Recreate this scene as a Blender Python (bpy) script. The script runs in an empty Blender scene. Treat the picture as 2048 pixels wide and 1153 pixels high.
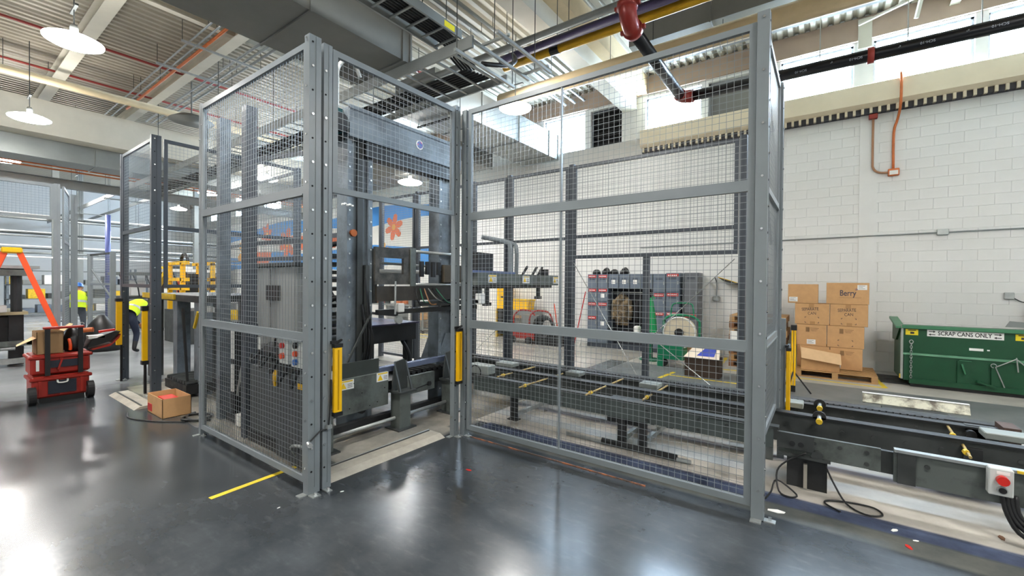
import bpy, bmesh, math, random
from mathutils import Vector, Matrix
random.seed(7)
PI = math.pi
scene = bpy.context.scene
COL = scene.collection

# ------------------------------------------------------------------ camera
CAM_H, CAM_F = 1.70, 864.15
YAW, PITCH, ROLL = math.radians(35.836), math.radians(-.555), math.radians(.481)
_F = Vector((-math.sin(YAW)*math.cos(PITCH), math.cos(YAW)*math.cos(PITCH), math.sin(PITCH)))
_R0 = Vector((math.cos(YAW), math.sin(YAW), 0)); _U0 = _R0.cross(_F)
_R = _R0*math.cos(ROLL) + _U0*math.sin(ROLL); _U = -_R0*math.sin(ROLL) + _U0*math.cos(ROLL)
cam_data = bpy.data.cameras.new('camera'); cam = bpy.data.objects.new('camera', cam_data); COL.objects.link(cam)
cam_data.sensor_fit = 'HORIZONTAL'; cam_data.sensor_width = 36; cam_data.lens = CAM_F/2048*36
cam_data.clip_start = .05; cam_data.clip_end = 300
_m = Matrix((_R, _U, -_F)).transposed().to_4x4(); _m.translation = Vector((0, 0, CAM_H)); cam.matrix_world = _m
scene.camera = cam

# ------------------------------------------------------------------ world, exposure
vs = scene.view_settings
scene.display_settings.display_device = 'sRGB'
vs.view_transform = 'Standard'; vs.look = 'None'; vs.exposure = 1.85; vs.gamma = 1; vs.use_curve_mapping = False
SKY = 28.0
LAMP = 54.0
world = bpy.data.worlds.new('overcast_sky'); scene.world = world; world.use_nodes = True
bg = world.node_tree.nodes['Background']; bg.inputs[0].default_value = (.60, .79, 1, 1); bg.inputs[1].default_value = SKY
scene.cycles.max_bounces = 8; scene.cycles.diffuse_bounces = 4; scene.cycles.glossy_bounces = 4
scene.cycles.transparent_max_bounces = 12
scene.cycles.sample_clamp_indirect = 6.0; scene.cycles.caustics_reflective = False; scene.cycles.caustics_refractive = False

# ------------------------------------------------------------------ materials
def lin(h):
    h = h.lstrip('#'); v = [int(h[i:i+2], 16)/255 for i in (0, 2, 4)]
    return [(a/12.92 if a <= .04045 else ((a+.055)/1.055)**2.4) for a in v]
MATS = {}
def mat(name, hexc, rough=.5, metal=0.0, var=.12, scale=5.0, bump=0.0, bscale=40.0, spec=.5, rvar=0.0, stretch=None, hex2=None, amount=.35):
    if name in MATS: return MATS[name]
    m = bpy.data.materials.new(name); m.use_nodes = True
    nt = m.node_tree; N = nt.nodes; L = nt.links; b = N['Principled BSDF']
    c = lin(hexc)
    b.inputs['Roughness'].default_value = rough; b.inputs['Metallic'].default_value = metal
    b.inputs['Specular IOR Level'].default_value = spec
    b.inputs['Base Color'].default_value = (*c, 1)
    tc = N.new('ShaderNodeTexCoord'); src = tc.outputs['Object']
    if stretch:
        mp = N.new('ShaderNodeMapping'); mp.inputs['Scale'].default_value = stretch; L.new(src, mp.inputs[0]); src = mp.outputs[0]
    if var > 0 or hex2:
        nz = N.new('ShaderNodeTexNoise'); nz.inputs['Scale'].default_value = scale; nz.inputs['Detail'].default_value = 6; nz.inputs['Roughness'].default_value = .65
        L.new(src, nz.inputs['Vector'])
        rp = N.new('ShaderNodeValToRGB')
        rp.color_ramp.elements[0].position = .3; rp.color_ramp.elements[1].position = .7
        rp.color_ramp.elements[0].color = (*[x*(1-var) for x in c], 1)
        rp.color_ramp.elements[1].color = (*[min(1, x*(1+var)) for x in c], 1)
        if hex2:
            c2 = lin(hex2); rp.color_ramp.elements[0].color = (*c2, 1); rp.color_ramp.elements[0].position = amount; rp.color_ramp.elements[1].position = amount+.2
        L.new(nz.outputs['Fac'], rp.inputs[0]); L.new(rp.outputs[0], b.inputs['Base Color'])
        if rvar > 0:
            mr = N.new('ShaderNodeMapRange'); mr.inputs['To Min'].default_value = max(.03, rough-rvar); mr.inputs['To Max'].default_value = rough+rvar
            mr.inputs['From Min'].default_value = .3; mr.inputs['From Max'].default_value = .7
            L.new(nz.outputs['Fac'], mr.inputs[0]); L.new(mr.outputs[0], b.inputs['Roughness'])
    if bump > 0:
        n2 = N.new('ShaderNodeTexNoise'); n2.inputs['Scale'].default_value = bscale; n2.inputs['Detail'].default_value = 4
        L.new(src, n2.inputs['Vector'])
        bp = N.new('ShaderNodeBump'); bp.inputs['Strength'].default_value = bump; bp.inputs['Distance'].default_value = .01
        L.new(n2.outputs['Fac'], bp.inputs['Height']); L.new(bp.outputs[0], b.inputs['Normal'])
    MATS[name] = m
    return m
def emis(name, color, strength):
    if name in MATS: return MATS[name]
    m = bpy.data.materials.new(name); m.use_nodes = True
    b = m.node_tree.nodes['Principled BSDF']; b.inputs['Base Color'].default_value = (*color, 1)
    b.inputs['Emission Color'].default_value = (*color, 1); b.inputs['Emission Strength'].default_value = strength
    MATS[name] = m; return m
FENCE = mat('fence_grey_paint', '#7b8285', .34, .0, .06, 3, spec=.6)
WIRE = mat('mesh_wire', '#8d9395', .32, .3, 0)
BOLT = mat('bright_zinc', '#d5d8d8', .25, .9, .05)
HOLE = mat('hole_black', '#0b0b0c', .9, 0, 0)
ZINC = mat('zinc_plate', '#a9adab', .4, .6, .15, 12)
STEEL_G = mat('machine_grey_green', '#5c625e', .45, .1, .14, 4, rvar=.1, hex2='#474b48', amount=.34)
STEEL_D = mat('machine_dark_grey', '#3d403f', .5, .15, .25, 6, bump=.05, rvar=.12)
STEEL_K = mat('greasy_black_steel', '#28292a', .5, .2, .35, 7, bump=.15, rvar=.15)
BLUEGREY = mat('blue_grey_column', '#6c757c', .42, .1, .15, 3, hex2='#545b61', amount=.36)
GALV = mat('galvanised_sheet', '#8d918f', .42, .55, .12, 1.3, rvar=.1)
DUCT = mat('duct_grey', '#7d7d78', .55, .15, .10, 1.2, bump=.03, bscale=6)
WHITE = mat('white_paint', '#e6e5e0', .5, 0, .05)
YEL = mat('safety_yellow', '#f5bd05', .4, 0, .05)
YELD = mat('worn_yellow_paint', '#d9b42b', .55, 0, .2, 14)
RED = mat('toolbox_red', '#9c2418', .4, 0, .1)
REDB = mat('bright_red', '#cf2a22', .35, 0, .05)
ORANGE = mat('ladder_orange', '#f0531f', .45, 0, .06)
BLACK = mat('black_plastic', '#151516', .45, 0, .1)
RUBBER = mat('rubber', '#1b1b1c', .75, 0, .1)
CARD = mat('cardboard', '#c99d6c', .8, 0, .07, 8)
CARDL = mat('cardboard_inner', '#dcb78a', .8, 0, .06, 8)
CARDD = mat('cardboard_tape', '#ad8251', .45, 0, .06, 8)
WOOD = mat('pallet_wood', '#a98457', .75, 0, .22, 6, stretch=(1, 8, 8), bump=.1)
WOODD = mat('pallet_wood_dark', '#7d5433', .75, 0, .25, 6, stretch=(1, 8, 8), bump=.1)
PAPER = mat('paper_label', '#eeeeea', .6, 0, .02)
INK = mat('print_ink', '#3b3a3c', .7, 0, 0)
GREEN = mat('hopper_green', '#12492c', .42, .1, .12, 5, bump=.04)
GREENL = mat('edge_green', '#3f7a58', .4, .1, .12)
GREENB = mat('cart_green', '#0f7a55', .4, .1, .1)
LOCK = mat('locker_blue_grey', '#6b7684', .42, .1, .06)
LOCKD = mat('locker_slot', '#39404a', .6, 0, 0)
ORCON = mat('orange_conduit', '#c46a35', .5, .1, .15, 9)
BRICKR = mat('sprinkler_red', '#8f2f27', .45, .1, .12)
CREAM = mat('cream_pipe', '#cdb892', .55, 0, .08, 3)
BEAMW = mat('pale_beam', '#c9c4b4', .6, 0, .06, 2)
PURPLE = mat('purple_pipe', '#4f466b', .45, .05, .1)
PIPEY = mat('gas_pipe_yellow', '#c99a12', .45, .05, .12, 4)
PIPEK = mat('black_pipe', '#1c1e22', .28, .3, .08)
TEAL = mat('teal_motor', '#1f4f55', .45, .2, .12)
HIVIS = mat('hi_vis_yellow', '#d4f024', .7, 0, .05)
NAVY = mat('navy_cloth', '#1d2538', .85, 0, .15, 20, bump=.2)
SKIN = mat('skin', '#c08c6c', .55, 0, .05)
HATB = mat('hard_hat_blue', '#2b6cc0', .35, 0, .03)
JEANS = mat('trouser_grey', '#4a5058', .85, 0, .12, 20)
FAINT = mat('faint_print', '#8d6c48', .8, 0, 0)
SCREEN = mat('brushed_plate', '#9a9d9c', .35, .6, .12, 3, stretch=(1, 1, 12))

# ------------------------------------------------------------------ builders
class MB:
    def __init__(s): s.v = []; s.f = []
    def add(s, vs, fs):
        k = len(s.v); s.v += [tuple(p) for p in vs]; s.f += [tuple(i+k for i in f) for f in fs]; return s
    def box(s, x0, x1, y0, y1, z0, z1):
        if x0 > x1: x0, x1 = x1, x0
        if y0 > y1: y0, y1 = y1, y0
        if z0 > z1: z0, z1 = z1, z0
        return s.add([(x0,y0,z0),(x1,y0,z0),(x1,y1,z0),(x0,y1,z0),(x0,y0,z1),(x1,y0,z1),(x1,y1,z1),(x0,y1,z1)],
                     [(0,3,2,1),(4,5,6,7),(0,1,5,4),(1,2,6,5),(2,3,7,6),(3,0,4,7)])
    def cbox(s, cx, cy, cz, sx, sy, sz): return s.box(cx-sx/2, cx+sx/2, cy-sy/2, cy+sy/2, cz-sz/2, cz+sz/2)
    def bevbox(s, x0, x1, y0, y1, z0, z1, b):
        """box with chamfered vertical and horizontal edges"""
        bm = bmesh.new()
        bmesh.ops.create_cube(bm, size=1)
        for v in bm.verts: v.co = Vector(((x0+x1)/2+v.co.x*(x1-x0), (y0+y1)/2+v.co.y*(y1-y0), (z0+z1)/2+v.co.z*(z1-z0)))
        bmesh.ops.bevel(bm, geom=bm.edges[:], offset=b, segments=1, affect='EDGES')
        bm.verts.index_update()
        s.add([v.co[:] for v in bm.verts], [[v.index for v in f.verts] for f in bm.faces]); bm.free(); return s
    def bar(s, a, b, w, h, up=(0, 0, 1)):
        a = Vector(a); b = Vector(b); d = (b-a).normalized(); up = Vector(up)
        if abs(d.dot(up)) > .98: up = Vector((0, 1, 0))
        r = d.cross(up).normalized(); u = r.cross(d).normalized()
        P = []
        for c in (a, b):
            for i, j in ((-1,-1),(1,-1),(1,1),(-1,1)): P.append(c + r*(i*w/2) + u*(j*h/2))
        return s.add(P, [(0,1,2,3),(7,6,5,4),(0,4,5,1),(1,5,6,2),(2,6,7,3),(3,7,4,0)])
    def cyl(s, a, b, r, n=12, r2=None):
        a = Vector(a); b = Vector(b); d = (b-a).normalized(); up = Vector((0,0,1)) if abs(d.z) < .95 else Vector((1,0,0))
        x = d.cross(up).normalized(); y = x.cross(d).normalized(); r2 = r if r2 is None else r2
        P = [a + (x*math.cos(2*PI*i/n)+y*math.sin(2*PI*i/n))*r for i in range(n)] + [b + (x*math.cos(2*PI*i/n)+y*math.sin(2*PI*i/n))*r2 for i in range(n)]
        F = [(i, n+i, n+(i+1) % n, (i+1) % n) for i in range(n)]
        return s.add(P, F + [tuple(range(n)), tuple(reversed(range(n, 2*n)))])
    def tube(s, pts, r, n=8):
        pts = [Vector(p) for p in pts]; P = []
        if 3 <= len(pts) <= 12:      # smooth the run with a Catmull-Rom spline
            q = []; rad = r if isinstance(r, (list, tuple)) else [r]*len(pts); rq = []
            for i in range(len(pts)-1):
                a, b, c, d = pts[max(0, i-1)], pts[i], pts[i+1], pts[min(len(pts)-1, i+2)]
                for k in range(4):
                    t = k/4; q.append(.5*((2*b)+(c-a)*t+(2*a-5*b+4*c-d)*t*t+(3*b-a-3*c+d)*t**3)); rq.append(rad[i]+(rad[i+1]-rad[i])*t)
            q.append(pts[-1]); rq.append(rad[-1]); pts = q; r = rq
        F = []; px = None
        for i, p in enumerate(pts):
            d = (pts[min(i+1, len(pts)-1)] - pts[max(i-1, 0)]).normalized()
            if px is None:
                up = Vector((0,0,1)) if abs(d.z) < .95 else Vector((1,0,0)); px = d.cross(up).normalized()
            px = (px - d*px.dot(d)).normalized(); py = d.cross(px)
            rr = r[i] if isinstance(r, (list, tuple)) else r
            P += [p + (px*math.cos(2*PI*k/n)+py*math.sin(2*PI*k/n))*rr for k in range(n)]
        for i in range(len(pts)-1):
            for k in range(n): F.append((i*n+k, i*n+(k+1) % n, (i+1)*n+(k+1) % n, (i+1)*n+k))
        F += [tuple(reversed(range(n))), tuple(range((len(pts)-1)*n, len(pts)*n))]
        return s.add(P, F)
    def prism(s, poly, axis, a, b):
        """poly: 2-D points in the plane across axis ('x': (y,z), 'y': (x,z), 'z': (x,y))"""
        n = len(poly)
        def mk(p, t): return (t, p[0], p[1]) if axis == 'x' else ((p[0], t, p[1]) if axis == 'y' else (p[0], p[1], t))
        return s.add([mk(p, a) for p in poly] + [mk(p, b) for p in poly],
                     [tuple(range(n)), tuple(reversed(range(n, 2*n)))] + [(i, n+i, n+(i+1) % n, (i+1) % n) for i in range(n)])
    def lathe(s, prof, c=(0,0,0), n=20, sx=1, sy=1):
        P = []; F = []
        for r, z in prof: P += [(c[0]+r*math.cos(2*PI*k/n)*sx, c[1]+r*math.sin(2*PI*k/n)*sy, c[2]+z) for k in range(n)]
        m = len(prof)
        for i in range(m-1):
            for k in range(n): F.append((i*n+k, i*n+(k+1) % n, (i+1)*n+(k+1) % n, (i+1)*n+k))
        F += [tuple(reversed(range(n))), tuple(range((m-1)*n, m*n))]
        return s.add(P, F)
    def build(s, name, m, parent=None, smooth=False, world=True):
        me = bpy.data.meshes.new(name); me.from_pydata(s.v, [], s.f); me.update()
        bm = bmesh.new(); bm.from_mesh(me); bmesh.ops.recalc_face_normals(bm, faces=bm.faces); bm.to_mesh(me); bm.free()
        me.materials.append(m)
        return link(name, me, parent, smooth, world)
def wmat(o):
    M = Matrix.LocRotScale(o.location, o.rotation_euler, o.scale)
    return wmat(o.parent) @ M if o.parent else M
def link(name, me, parent=None, smooth=False, world=True):
    if parent is not None and world: me.transform(wmat(parent).inverted())
    if smooth:
        for p in me.polygons: p.use_smooth = True
    o = bpy.data.objects.new(name, me); COL.objects.link(o)
    if parent is not None: o.parent = parent
    return o
def thing(name, label, cat, loc=(0,0,0), rz=0.0, group=None):
    o = bpy.data.objects.new(name, None); COL.objects.link(o); o.empty_display_size = .1
    o.location = loc; o.rotation_euler = (0, 0, rz)
    return tag(o, label, cat, group)
def tag(o, label, cat, group=None):
    o['label'] = label; o['category'] = cat
    if group: o['group'] = group
    return o
def struct(o, label=None, cat=None):
    o['kind'] = 'structure'
    if label: o['label'] = label
    if cat: o['category'] = cat
    return o
def stuff(o): o['kind'] = 'stuff'; return o
def copy_tree(o, parent=None):
    c = o.copy(); COL.objects.link(c); c.parent = parent
    for ch in list(o.children): copy_tree(ch, c)
    return c
def arc(c, r, a0, a1, n, plane='xz'):
    out = []
    for i in range(n+1):
        a = a0+(a1-a0)*i/n; u, v = r*math.cos(a), r*math.sin(a)
        out.append((c[0]+u, c[1], c[2]+v) if plane == 'xz' else ((c[0], c[1]+u, c[2]+v) if plane == 'yz' else (c[0]+u, c[1]+v, c[2])))
    return out
def text_mesh(body, size, width=None, extrude=.001, bold=0.0):
    cu = bpy.data.curves.new('lettering', 'FONT'); cu.body = body; cu.size = size; cu.extrude = extrude; cu.offset = bold
    cu.align_x = 'CENTER'; cu.align_y = 'CENTER'; cu.resolution_u = 3
    ob = bpy.data.objects.new('lettering', cu); COL.objects.link(ob)
    dg = bpy.context.evaluated_depsgraph_get(); dg.update()
    me = bpy.data.meshes.new_from_object(ob.evaluated_get(dg)); bpy.data.objects.remove(ob); bpy.data.curves.remove(cu)
    if width:
        xs = [v.co.x for v in me.vertices]; k = width/(max(xs)-min(xs))
        for v in me.vertices: v.co.x *= k
    return me
def put_text(body, size, pos, facing, m, parent, name='lettering', width=None, roll=0.0, bold=0.0):
    """facing: '-y' front reads along +x, '+x' front reads along +y"""
    me = text_mesh(body, size, width, bold=bold)
    R = Matrix.Rotation(PI/2, 4, 'X')
    if facing == '+x': R = Matrix.Rotation(PI/2, 4, 'Z') @ R
    me.transform(Matrix.Translation(pos) @ R @ Matrix.Rotation(roll, 4, 'Z'))
    me.materials.clear(); me.materials.append(m)
    return link(name, me, parent)
# ------------------------------------------------------------------ room shell
WY, ZC = 11.4, 7.2
X0, X1, Y0 = -36.0, 6.0, -9.0
def floor_material():
    m = bpy.data.materials.new('factory_floor'); m.use_nodes = True
    nt = m.node_tree; N = nt.nodes; L = nt.links; b = N['Principled BSDF']
    g = N.new('ShaderNodeNewGeometry'); sp = N.new('ShaderNodeSeparateXYZ'); L.new(g.outputs['Position'], sp.inputs[0])
    wob = N.new('ShaderNodeTexNoise'); wob.inputs['Scale'].default_value = 3; wob.inputs['Detail'].default_value = 5; L.new(g.outputs['Position'], wob.inputs['Vector'])
    def math_(op, a, c):
        n = N.new('ShaderNodeMath'); n.operation = op
        for i, v in enumerate((a, c)):
            if isinstance(v, (int, float)): n.inputs[i].default_value = v
            else: L.new(v, n.inputs[i])
        return n.outputs[0]
    w = math_('MULTIPLY', math_('SUBTRACT', wob.outputs['Fac'], .5), .25)
    def coord(ax, wobble): return math_('ADD', sp.outputs[ax], math_('MULTIPLY', w, wobble))
    def step(v, e, soft):
        r = N.new('ShaderNodeMapRange'); r.inputs['From Min'].default_value = e-soft; r.inputs['From Max'].default_value = e+soft; L.new(v, r.inputs[0]); return r.outputs[0]
    def rect(x0, x1, y0, y1, soft=.01, wobble=0.0):
        X = coord('X', wobble); Y = coord('Y', wobble)
        a = math_('MULTIPLY', step(X, x0, soft), math_('SUBTRACT', 1.0, step(X, x1, soft)))
        c = math_('MULTIPLY', step(Y, y0, soft), math_('SUBTRACT', 1.0, step(Y, y1, soft)))
        return math_('MULTIPLY', a, c)
    def noisecol(h1, h2, scale, lo=.35, hi=.65, stretch=None, detail=7):
        n = N.new('ShaderNodeTexNoise'); n.inputs['Scale'].default_value = scale; n.inputs['Detail'].default_value = detail; n.inputs['Roughness'].default_value = .62
        if stretch:
            mp = N.new('ShaderNodeMapping'); mp.inputs['Scale'].default_value = stretch; L.new(g.outputs['Position'], mp.inputs[0]); L.new(mp.outputs[0], n.inputs['Vector'])
        else: L.new(g.outputs['Position'], n.inputs['Vector'])
        r = N.new('ShaderNodeValToRGB'); r.color_ramp.elements[0].position = lo; r.color_ramp.elements[1].position = hi
        r.color_ramp.elements[0].color = (*lin(h1), 1); r.color_ramp.elements[1].color = (*lin(h2), 1); L.new(n.outputs['Fac'], r.inputs[0])
        return r.outputs[0], n.outputs['Fac']
    cur, _ = noisecol('#2c3033', '#464a4d', 1.6, .3, .7, None, 6)
    _, nf = noisecol('#000000', '#ffffff', .8, .3, .7, None, 1.5)
    def over(maskv, col):
        nonlocal cur
        mx = N.new('ShaderNodeMix'); mx.data_type = 'RGBA'; L.new(maskv, mx.inputs['Factor']); L.new(cur, mx.inputs['A']); L.new(col, mx.inputs['B']); cur = mx.outputs['Result']
    # scuffs and scratches
    sc, scf = noisecol('#43474a', '#85898a', 6.0, .45, .85, (1, 2.5, 1), 8)
    r = N.new('ShaderNodeMapRange'); r.inputs['From Min'].default_value = .5; r.inputs['From Max'].default_value = .9; r.inputs['To Max'].default_value = .3; L.new(scf, r.inputs[0])
    over(r.outputs[0], sc)
    over(rect(-40, -9.3, -10, 12, .5, 3), noisecol('#83878a', '#a3a6a7', .6)[0])  # far-left floor lightened: mostly bright reflection put into the base colour
    over(rect(-40, 8, 6.0, 12, .03, .2), noisecol('#97948e', '#b3b0a8', 1.2)[0])
    over(rect(-9.0, -3.45, 1.95, 6.0, .04, .5), noisecol('#77746c', '#a39d92', 1.6)[0])
    over(rect(-3.9, 6, 7.1, 9.25, .015), noisecol('#585d5e', '#6c7070', 1.5)[0])
    over(rect(-3.5, 8, 4.1, 6.0, .012, .1), noisecol('#a5a097', '#ccc7bd', 1.3)[0])
    over(rect(-3.5, 8, 4.95, 5.07, .04, .2), noisecol('#6f7383', '#8b8e9a', 4)[0])
    over(rect(-3.3, 8, 3.93, 4.13, .015, .1), noisecol('#363d50', '#4d566d', 3)[0])
    over(rect(-3.6, 8, 3.70, 3.93, .02, .12), noisecol('#4d5150', '#63645f', 3)[0])
    L.new(cur, b.inputs['Base Color'])
    rr = N.new('ShaderNodeMapRange'); rr.inputs['From Min'].default_value = .3; rr.inputs['From Max'].default_value = .7
    rr.inputs['To Min'].default_value = .19; rr.inputs['To Max'].default_value = .255; L.new(nf, rr.inputs[0])
    light = rect(-3.5, 8, 4.1, 12, .02)
    r3 = N.new('ShaderNodeMix'); r3.data_type = 'FLOAT'; L.new(light, r3.inputs['Factor']); L.new(rr.outputs[0], r3.inputs['A']); r3.inputs['B'].default_value = .5
    L.new(r3.outputs['Result'], b.inputs['Roughness'])
    b.inputs['Specular IOR Level'].default_value = .5
    bn = N.new('ShaderNodeTexNoise'); bn.inputs['Scale'].default_value = 5; bn.inputs['Detail'].default_value = 3; L.new(g.outputs['Position'], bn.inputs['Vector'])
    bp = N.new('ShaderNodeBump'); bp.inputs['Strength'].default_value = .04; bp.inputs['Distance'].default_value = .015; L.new(bn.outputs['Fac'], bp.inputs['Height']); L.new(bp.outputs[0], b.inputs['Normal'])
    return m
struct(MB().box(X0, X1, Y0, WY+.3, -.15, 0).build('floor', floor_material()), 'grey sealed concrete factory floor with a pale strip under the conveyor', 'floor')

WALLP = mat('white_block_paint', '#dfdfdc', .55, 0, .035, 1.5, bump=.04, bscale=30)
LINTEL = mat('lintel_brown', '#a28c7b', .7, 0, .06, 2)
LEDGE = mat('ledge_cream', '#d9cdb3', .6, 0, .04, 2)
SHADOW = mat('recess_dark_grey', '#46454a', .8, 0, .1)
SILLG = mat('sill_grey', '#b9b7b1', .6, 0, .05, 2)
def glass_mat():
    m = bpy.data.materials.new('window_glass'); m.use_nodes = True; nt = m.node_tree; N = nt.nodes; L = nt.links
    N.remove(N['Principled BSDF']); t = N.new('ShaderNodeBsdfTransparent'); gl = N.new('ShaderNodeBsdfGlossy'); gl.inputs['Roughness'].default_value = .05
    mx = N.new('ShaderNodeMixShader'); mx.inputs[0].default_value = .07; L.new(t.outputs[0], mx.inputs[1]); L.new(gl.outputs[0], mx.inputs[2]); L.new(mx.outputs[0], N['Material Output'].inputs[0])
    return m
GLASS = glass_mat()
# wall with windows: (x0, x1, z0, z1, kind)
WIN = [(-.85, .44, 5.80, 6.72, 'w'), (.76, 2.19, 5.80, 6.72, 'w'), (2.36, 3.80, 5.80, 6.72, 'w'), (4.1, 5.5, 5.8, 6.72, 'w'),
       (-3.90, -2.51, 5.62, 6.66, 'w'), (-2.36, -1.0, 5.62, 6.66, 'g'), (-5.49, -4.56, 5.62, 6.66, 'd'), (-7.07, -5.67, 5.62, 6.70, 'w'),
       (-11.2, -9.8, 5.62, 6.70, 'w'), (-14.6, -13.2, 5.62, 6.70, 'w'), (-18.2, -16.8, 5.62, 6.70, 'w'), (-21.5, -19.9, 5.62, 6.70, 'w'),
       (-25.2, -23.4, 5.62, 6.70, 'w'), (-28.8, -27.2, 5.62, 6.70, 'w'), (-32.5, -31, 5.62, 6.70, 'w')]
WIN.sort(key=lambda w: -w[0])
wb = MB(); wb.box(X0, X1, WY, WY+.3, 0, 5.62); wb.box(X0, X1, WY, WY+.3, 6.72, ZC+.1)
xs = sorted((w[0], w[1], w[2], w[3]) for w in WIN); px_ = X0
for a, c, z0, z1 in xs:
    wb.box(px_, a, WY, WY+.3, 5.62, 6.72); px_ = c
    if z0 > 5.63: wb.box(a, c, WY, WY+.3, 5.62, z0)
    if z1 < 6.71: wb.box(a, c, WY, WY+.3, z1, 6.72)
wb.box(px_, X1, WY, WY+.3, 5.62, 6.72)
wall_b = struct(wb.build('wall_back', WALLP), 'white painted concrete block wall with a band of high windows', 'wall')
# concrete blocks, proud of recessed joints
blk = MB().bevbox(-.1985, .1985, -.006, .004, -.0985, .0985, .004)
blk_me = None
n = 0
rest = MB()
for r in range(26):
    z = .1 + r*.2
    for k in range(-26, 17):
        x = -.13 + k*.4 + (.2 if r % 2 else 0)
        if x > 5.6: continue
        if x > -1.45 and x < 2.95:
            if blk_me is None:
                o = blk.build('block', WALLP, wall_b, world=False); blk_me = o.data
            else:
                o = bpy.data.objects.new('block', blk_me); COL.objects.link(o); o.parent = wall_b
            o.location = (x, WY-.0, z); n += 1
        else: rest.box(x-.1985, x+.1985, WY-.005, WY+.004, z-.0985, z+.0985)
stuff(rest.build('block_field', WALLP, wall_b))
MB().box(.56, .84, WY-.03, WY+.01, 0, 5.2).build('pilaster', WALLP, wall_b)
MB().box(X0, X1, WY-.06, WY+.01, 6.74, ZC).build('lintel', LINTEL, wall_b)
# precast ledge with a toothed drip edge (right part) and plain sill (left part)
led = struct(MB().prism([(WY, 5.84), (WY-.26, 5.74), (WY-.26, 5.36), (WY-.16, 5.30), (WY, 5.30)], 'x', -3.96, X1).build('trim_1', LEDGE), 'cream precast ledge under the windows with a toothed lower edge', 'ledge')
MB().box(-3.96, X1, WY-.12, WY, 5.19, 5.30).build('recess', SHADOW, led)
tooth = None
for k in range(74):
    x = -3.9 + k*.132
    if abs(x-3.0) < .1: continue
    if tooth is None:
        o = MB().box(-.022, .022, -.05, .05, -.055, .055).build('tooth', LEDGE, led, world=False); tooth = o.data
    else:
        o = bpy.data.objects.new('tooth', tooth); COL.objects.link(o); o.parent = led
    o.location = (x, WY-.11, 5.245)
struct(MB().box(X0, -3.97, WY-.08, WY, 5.12, 5.6).build('trim_2', SILLG), 'plain grey sill band along the far end of the block wall', 'sill')
WFR = mat('window_frame_grey', '#8f9092', .5, .2, .05)
wn = 0
for a, c, z0, z1, k in WIN:
    wn += 1
    f = MB()
    f.box(a, a+.04, WY+.1, WY+.16, z0, z1); f.box(c-.04, c, WY+.1, WY+.16, z0, z1); f.box(a, c, WY+.1, WY+.16, z0, z0+.04); f.box(a, c, WY+.1, WY+.16, z1-.04, z1)
    o = struct(f.build('window_%d' % wn, WFR if k != 'd' else LOCKD), ('dark louvred opening beside the cream beam' if k == 'd' else 'grey panelled window bay behind the black pipe' if k == 'g' else 'bright high window, opening %d from the right end of the block wall' % wn), 'window')
    if k == 'w':
        MB().box(a+.04, c-.04, WY+.125, WY+.135, z0+.04, z1-.04).build('pane', GLASS, o)
        ld = bpy.data.lights.new('daylight_portal', 'AREA'); ld.shape = 'RECTANGLE'; ld.size = c-a; ld.size_y = z1-z0; ld.cycles.is_portal = True
        lo = bpy.data.objects.new('daylight_portal', ld); COL.objects.link(lo); lo.location = ((a+c)/2, WY+.32, (z0+z1)/2); lo.rotation_euler = (-PI/2, 0, 0)
    elif k == 'g': MB().box(a, c, WY+.165, WY+.2, z0, z1).build('infill_panel', DUCT, o)
    else:
        MB().box(a, c, WY+.2, WY+.25, z0, z1).build('back_panel', HOLE, o)
        for i in range(9): MB().box(a+.04, c-.04, WY+.12, WY+.16, z0+.08+i*.11, z0+.095+i*.11).build('louvre_slat', BLACK, o)
# other walls
struct(MB().box(X0-.3, X0, Y0, WY+.3, 0, ZC+.1).build('wall_left', WALLP), 'white end wall far down the hall', 'wall')
struct(MB().box(X1, X1+.3, Y0, WY+.3, 0, ZC+.1).build('wall_right', WALLP), 'white wall outside the view on the right', 'wall')
struct(MB().box(X0-.3, X1+.3, Y0-.3, Y0, 0, ZC+.1).build('wall_front', WALLP), 'white wall behind the viewer', 'wall')
# corrugated roof deck, ribs along y
DECK = mat('roof_deck', '#a39c8c', .45, .25, .12, .7, rvar=.08)
dk = MB(); prof = []
x = X0-.3
while x < X1+.3:
    prof += [(x, ZC), (x+.085, ZC), (x+.115, ZC+.06), (x+.17, ZC+.06)]; x += .2
P = [(a, Y0-.3, z) for a, z in prof] + [(a, WY+.3, z) for a, z in prof]; n_ = len(prof)
dk.add(P, [(i, i+1, n_+i+1, n_+i) for i in range(n_-1)]); dk.box(X0-.3, X1+.3, Y0-.3, WY+.3, ZC+.1, ZC+.2)
struct(dk.build('ceiling', DECK), 'ribbed metal roof deck', 'ceiling')

# mural painted on the far wall
MURW = mat('mural_white', '#dcdcd6', .6, 0, .03); MURB = mat('mural_blue', '#3f8fd8', .6, 0, .06, 2); MURO = mat('mural_orange', '#e2703f', .6, 0, .06, 4); MURY = mat('mural_yellow', '#e9a83c', .6, 0, .05)
mur = thing('mural', 'painted wall mural of white and blue waves with orange flowers', 'mural', (-16, WY-.05, 2.3))
MB().box(-31, -10.9, WY-.045, WY-.015, 2.2, 5.05).build('panel', MURW, mur)
def wave(z0, z1, ph, x0=-31, x1=-10.9):
    m = MB(); K = 60; P = []
    for i in range(K+1):
        x = x0+(x1-x0)*i/K; P.append((x, WY-.05, z0+.10*math.sin(x*.9+ph))); P.append((x, WY-.05, z1+.12*math.sin(x*.8+ph+.6)))
    m.add(P, [(2*i, 2*i+2, 2*i+3, 2*i+1) for i in range(K)]); return m
wave(4.15, 4.75, .4).build('wave_band', MURB, mur); wave(2.35, 3.2, 1.4).build('wave_band', MURB, mur)
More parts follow.
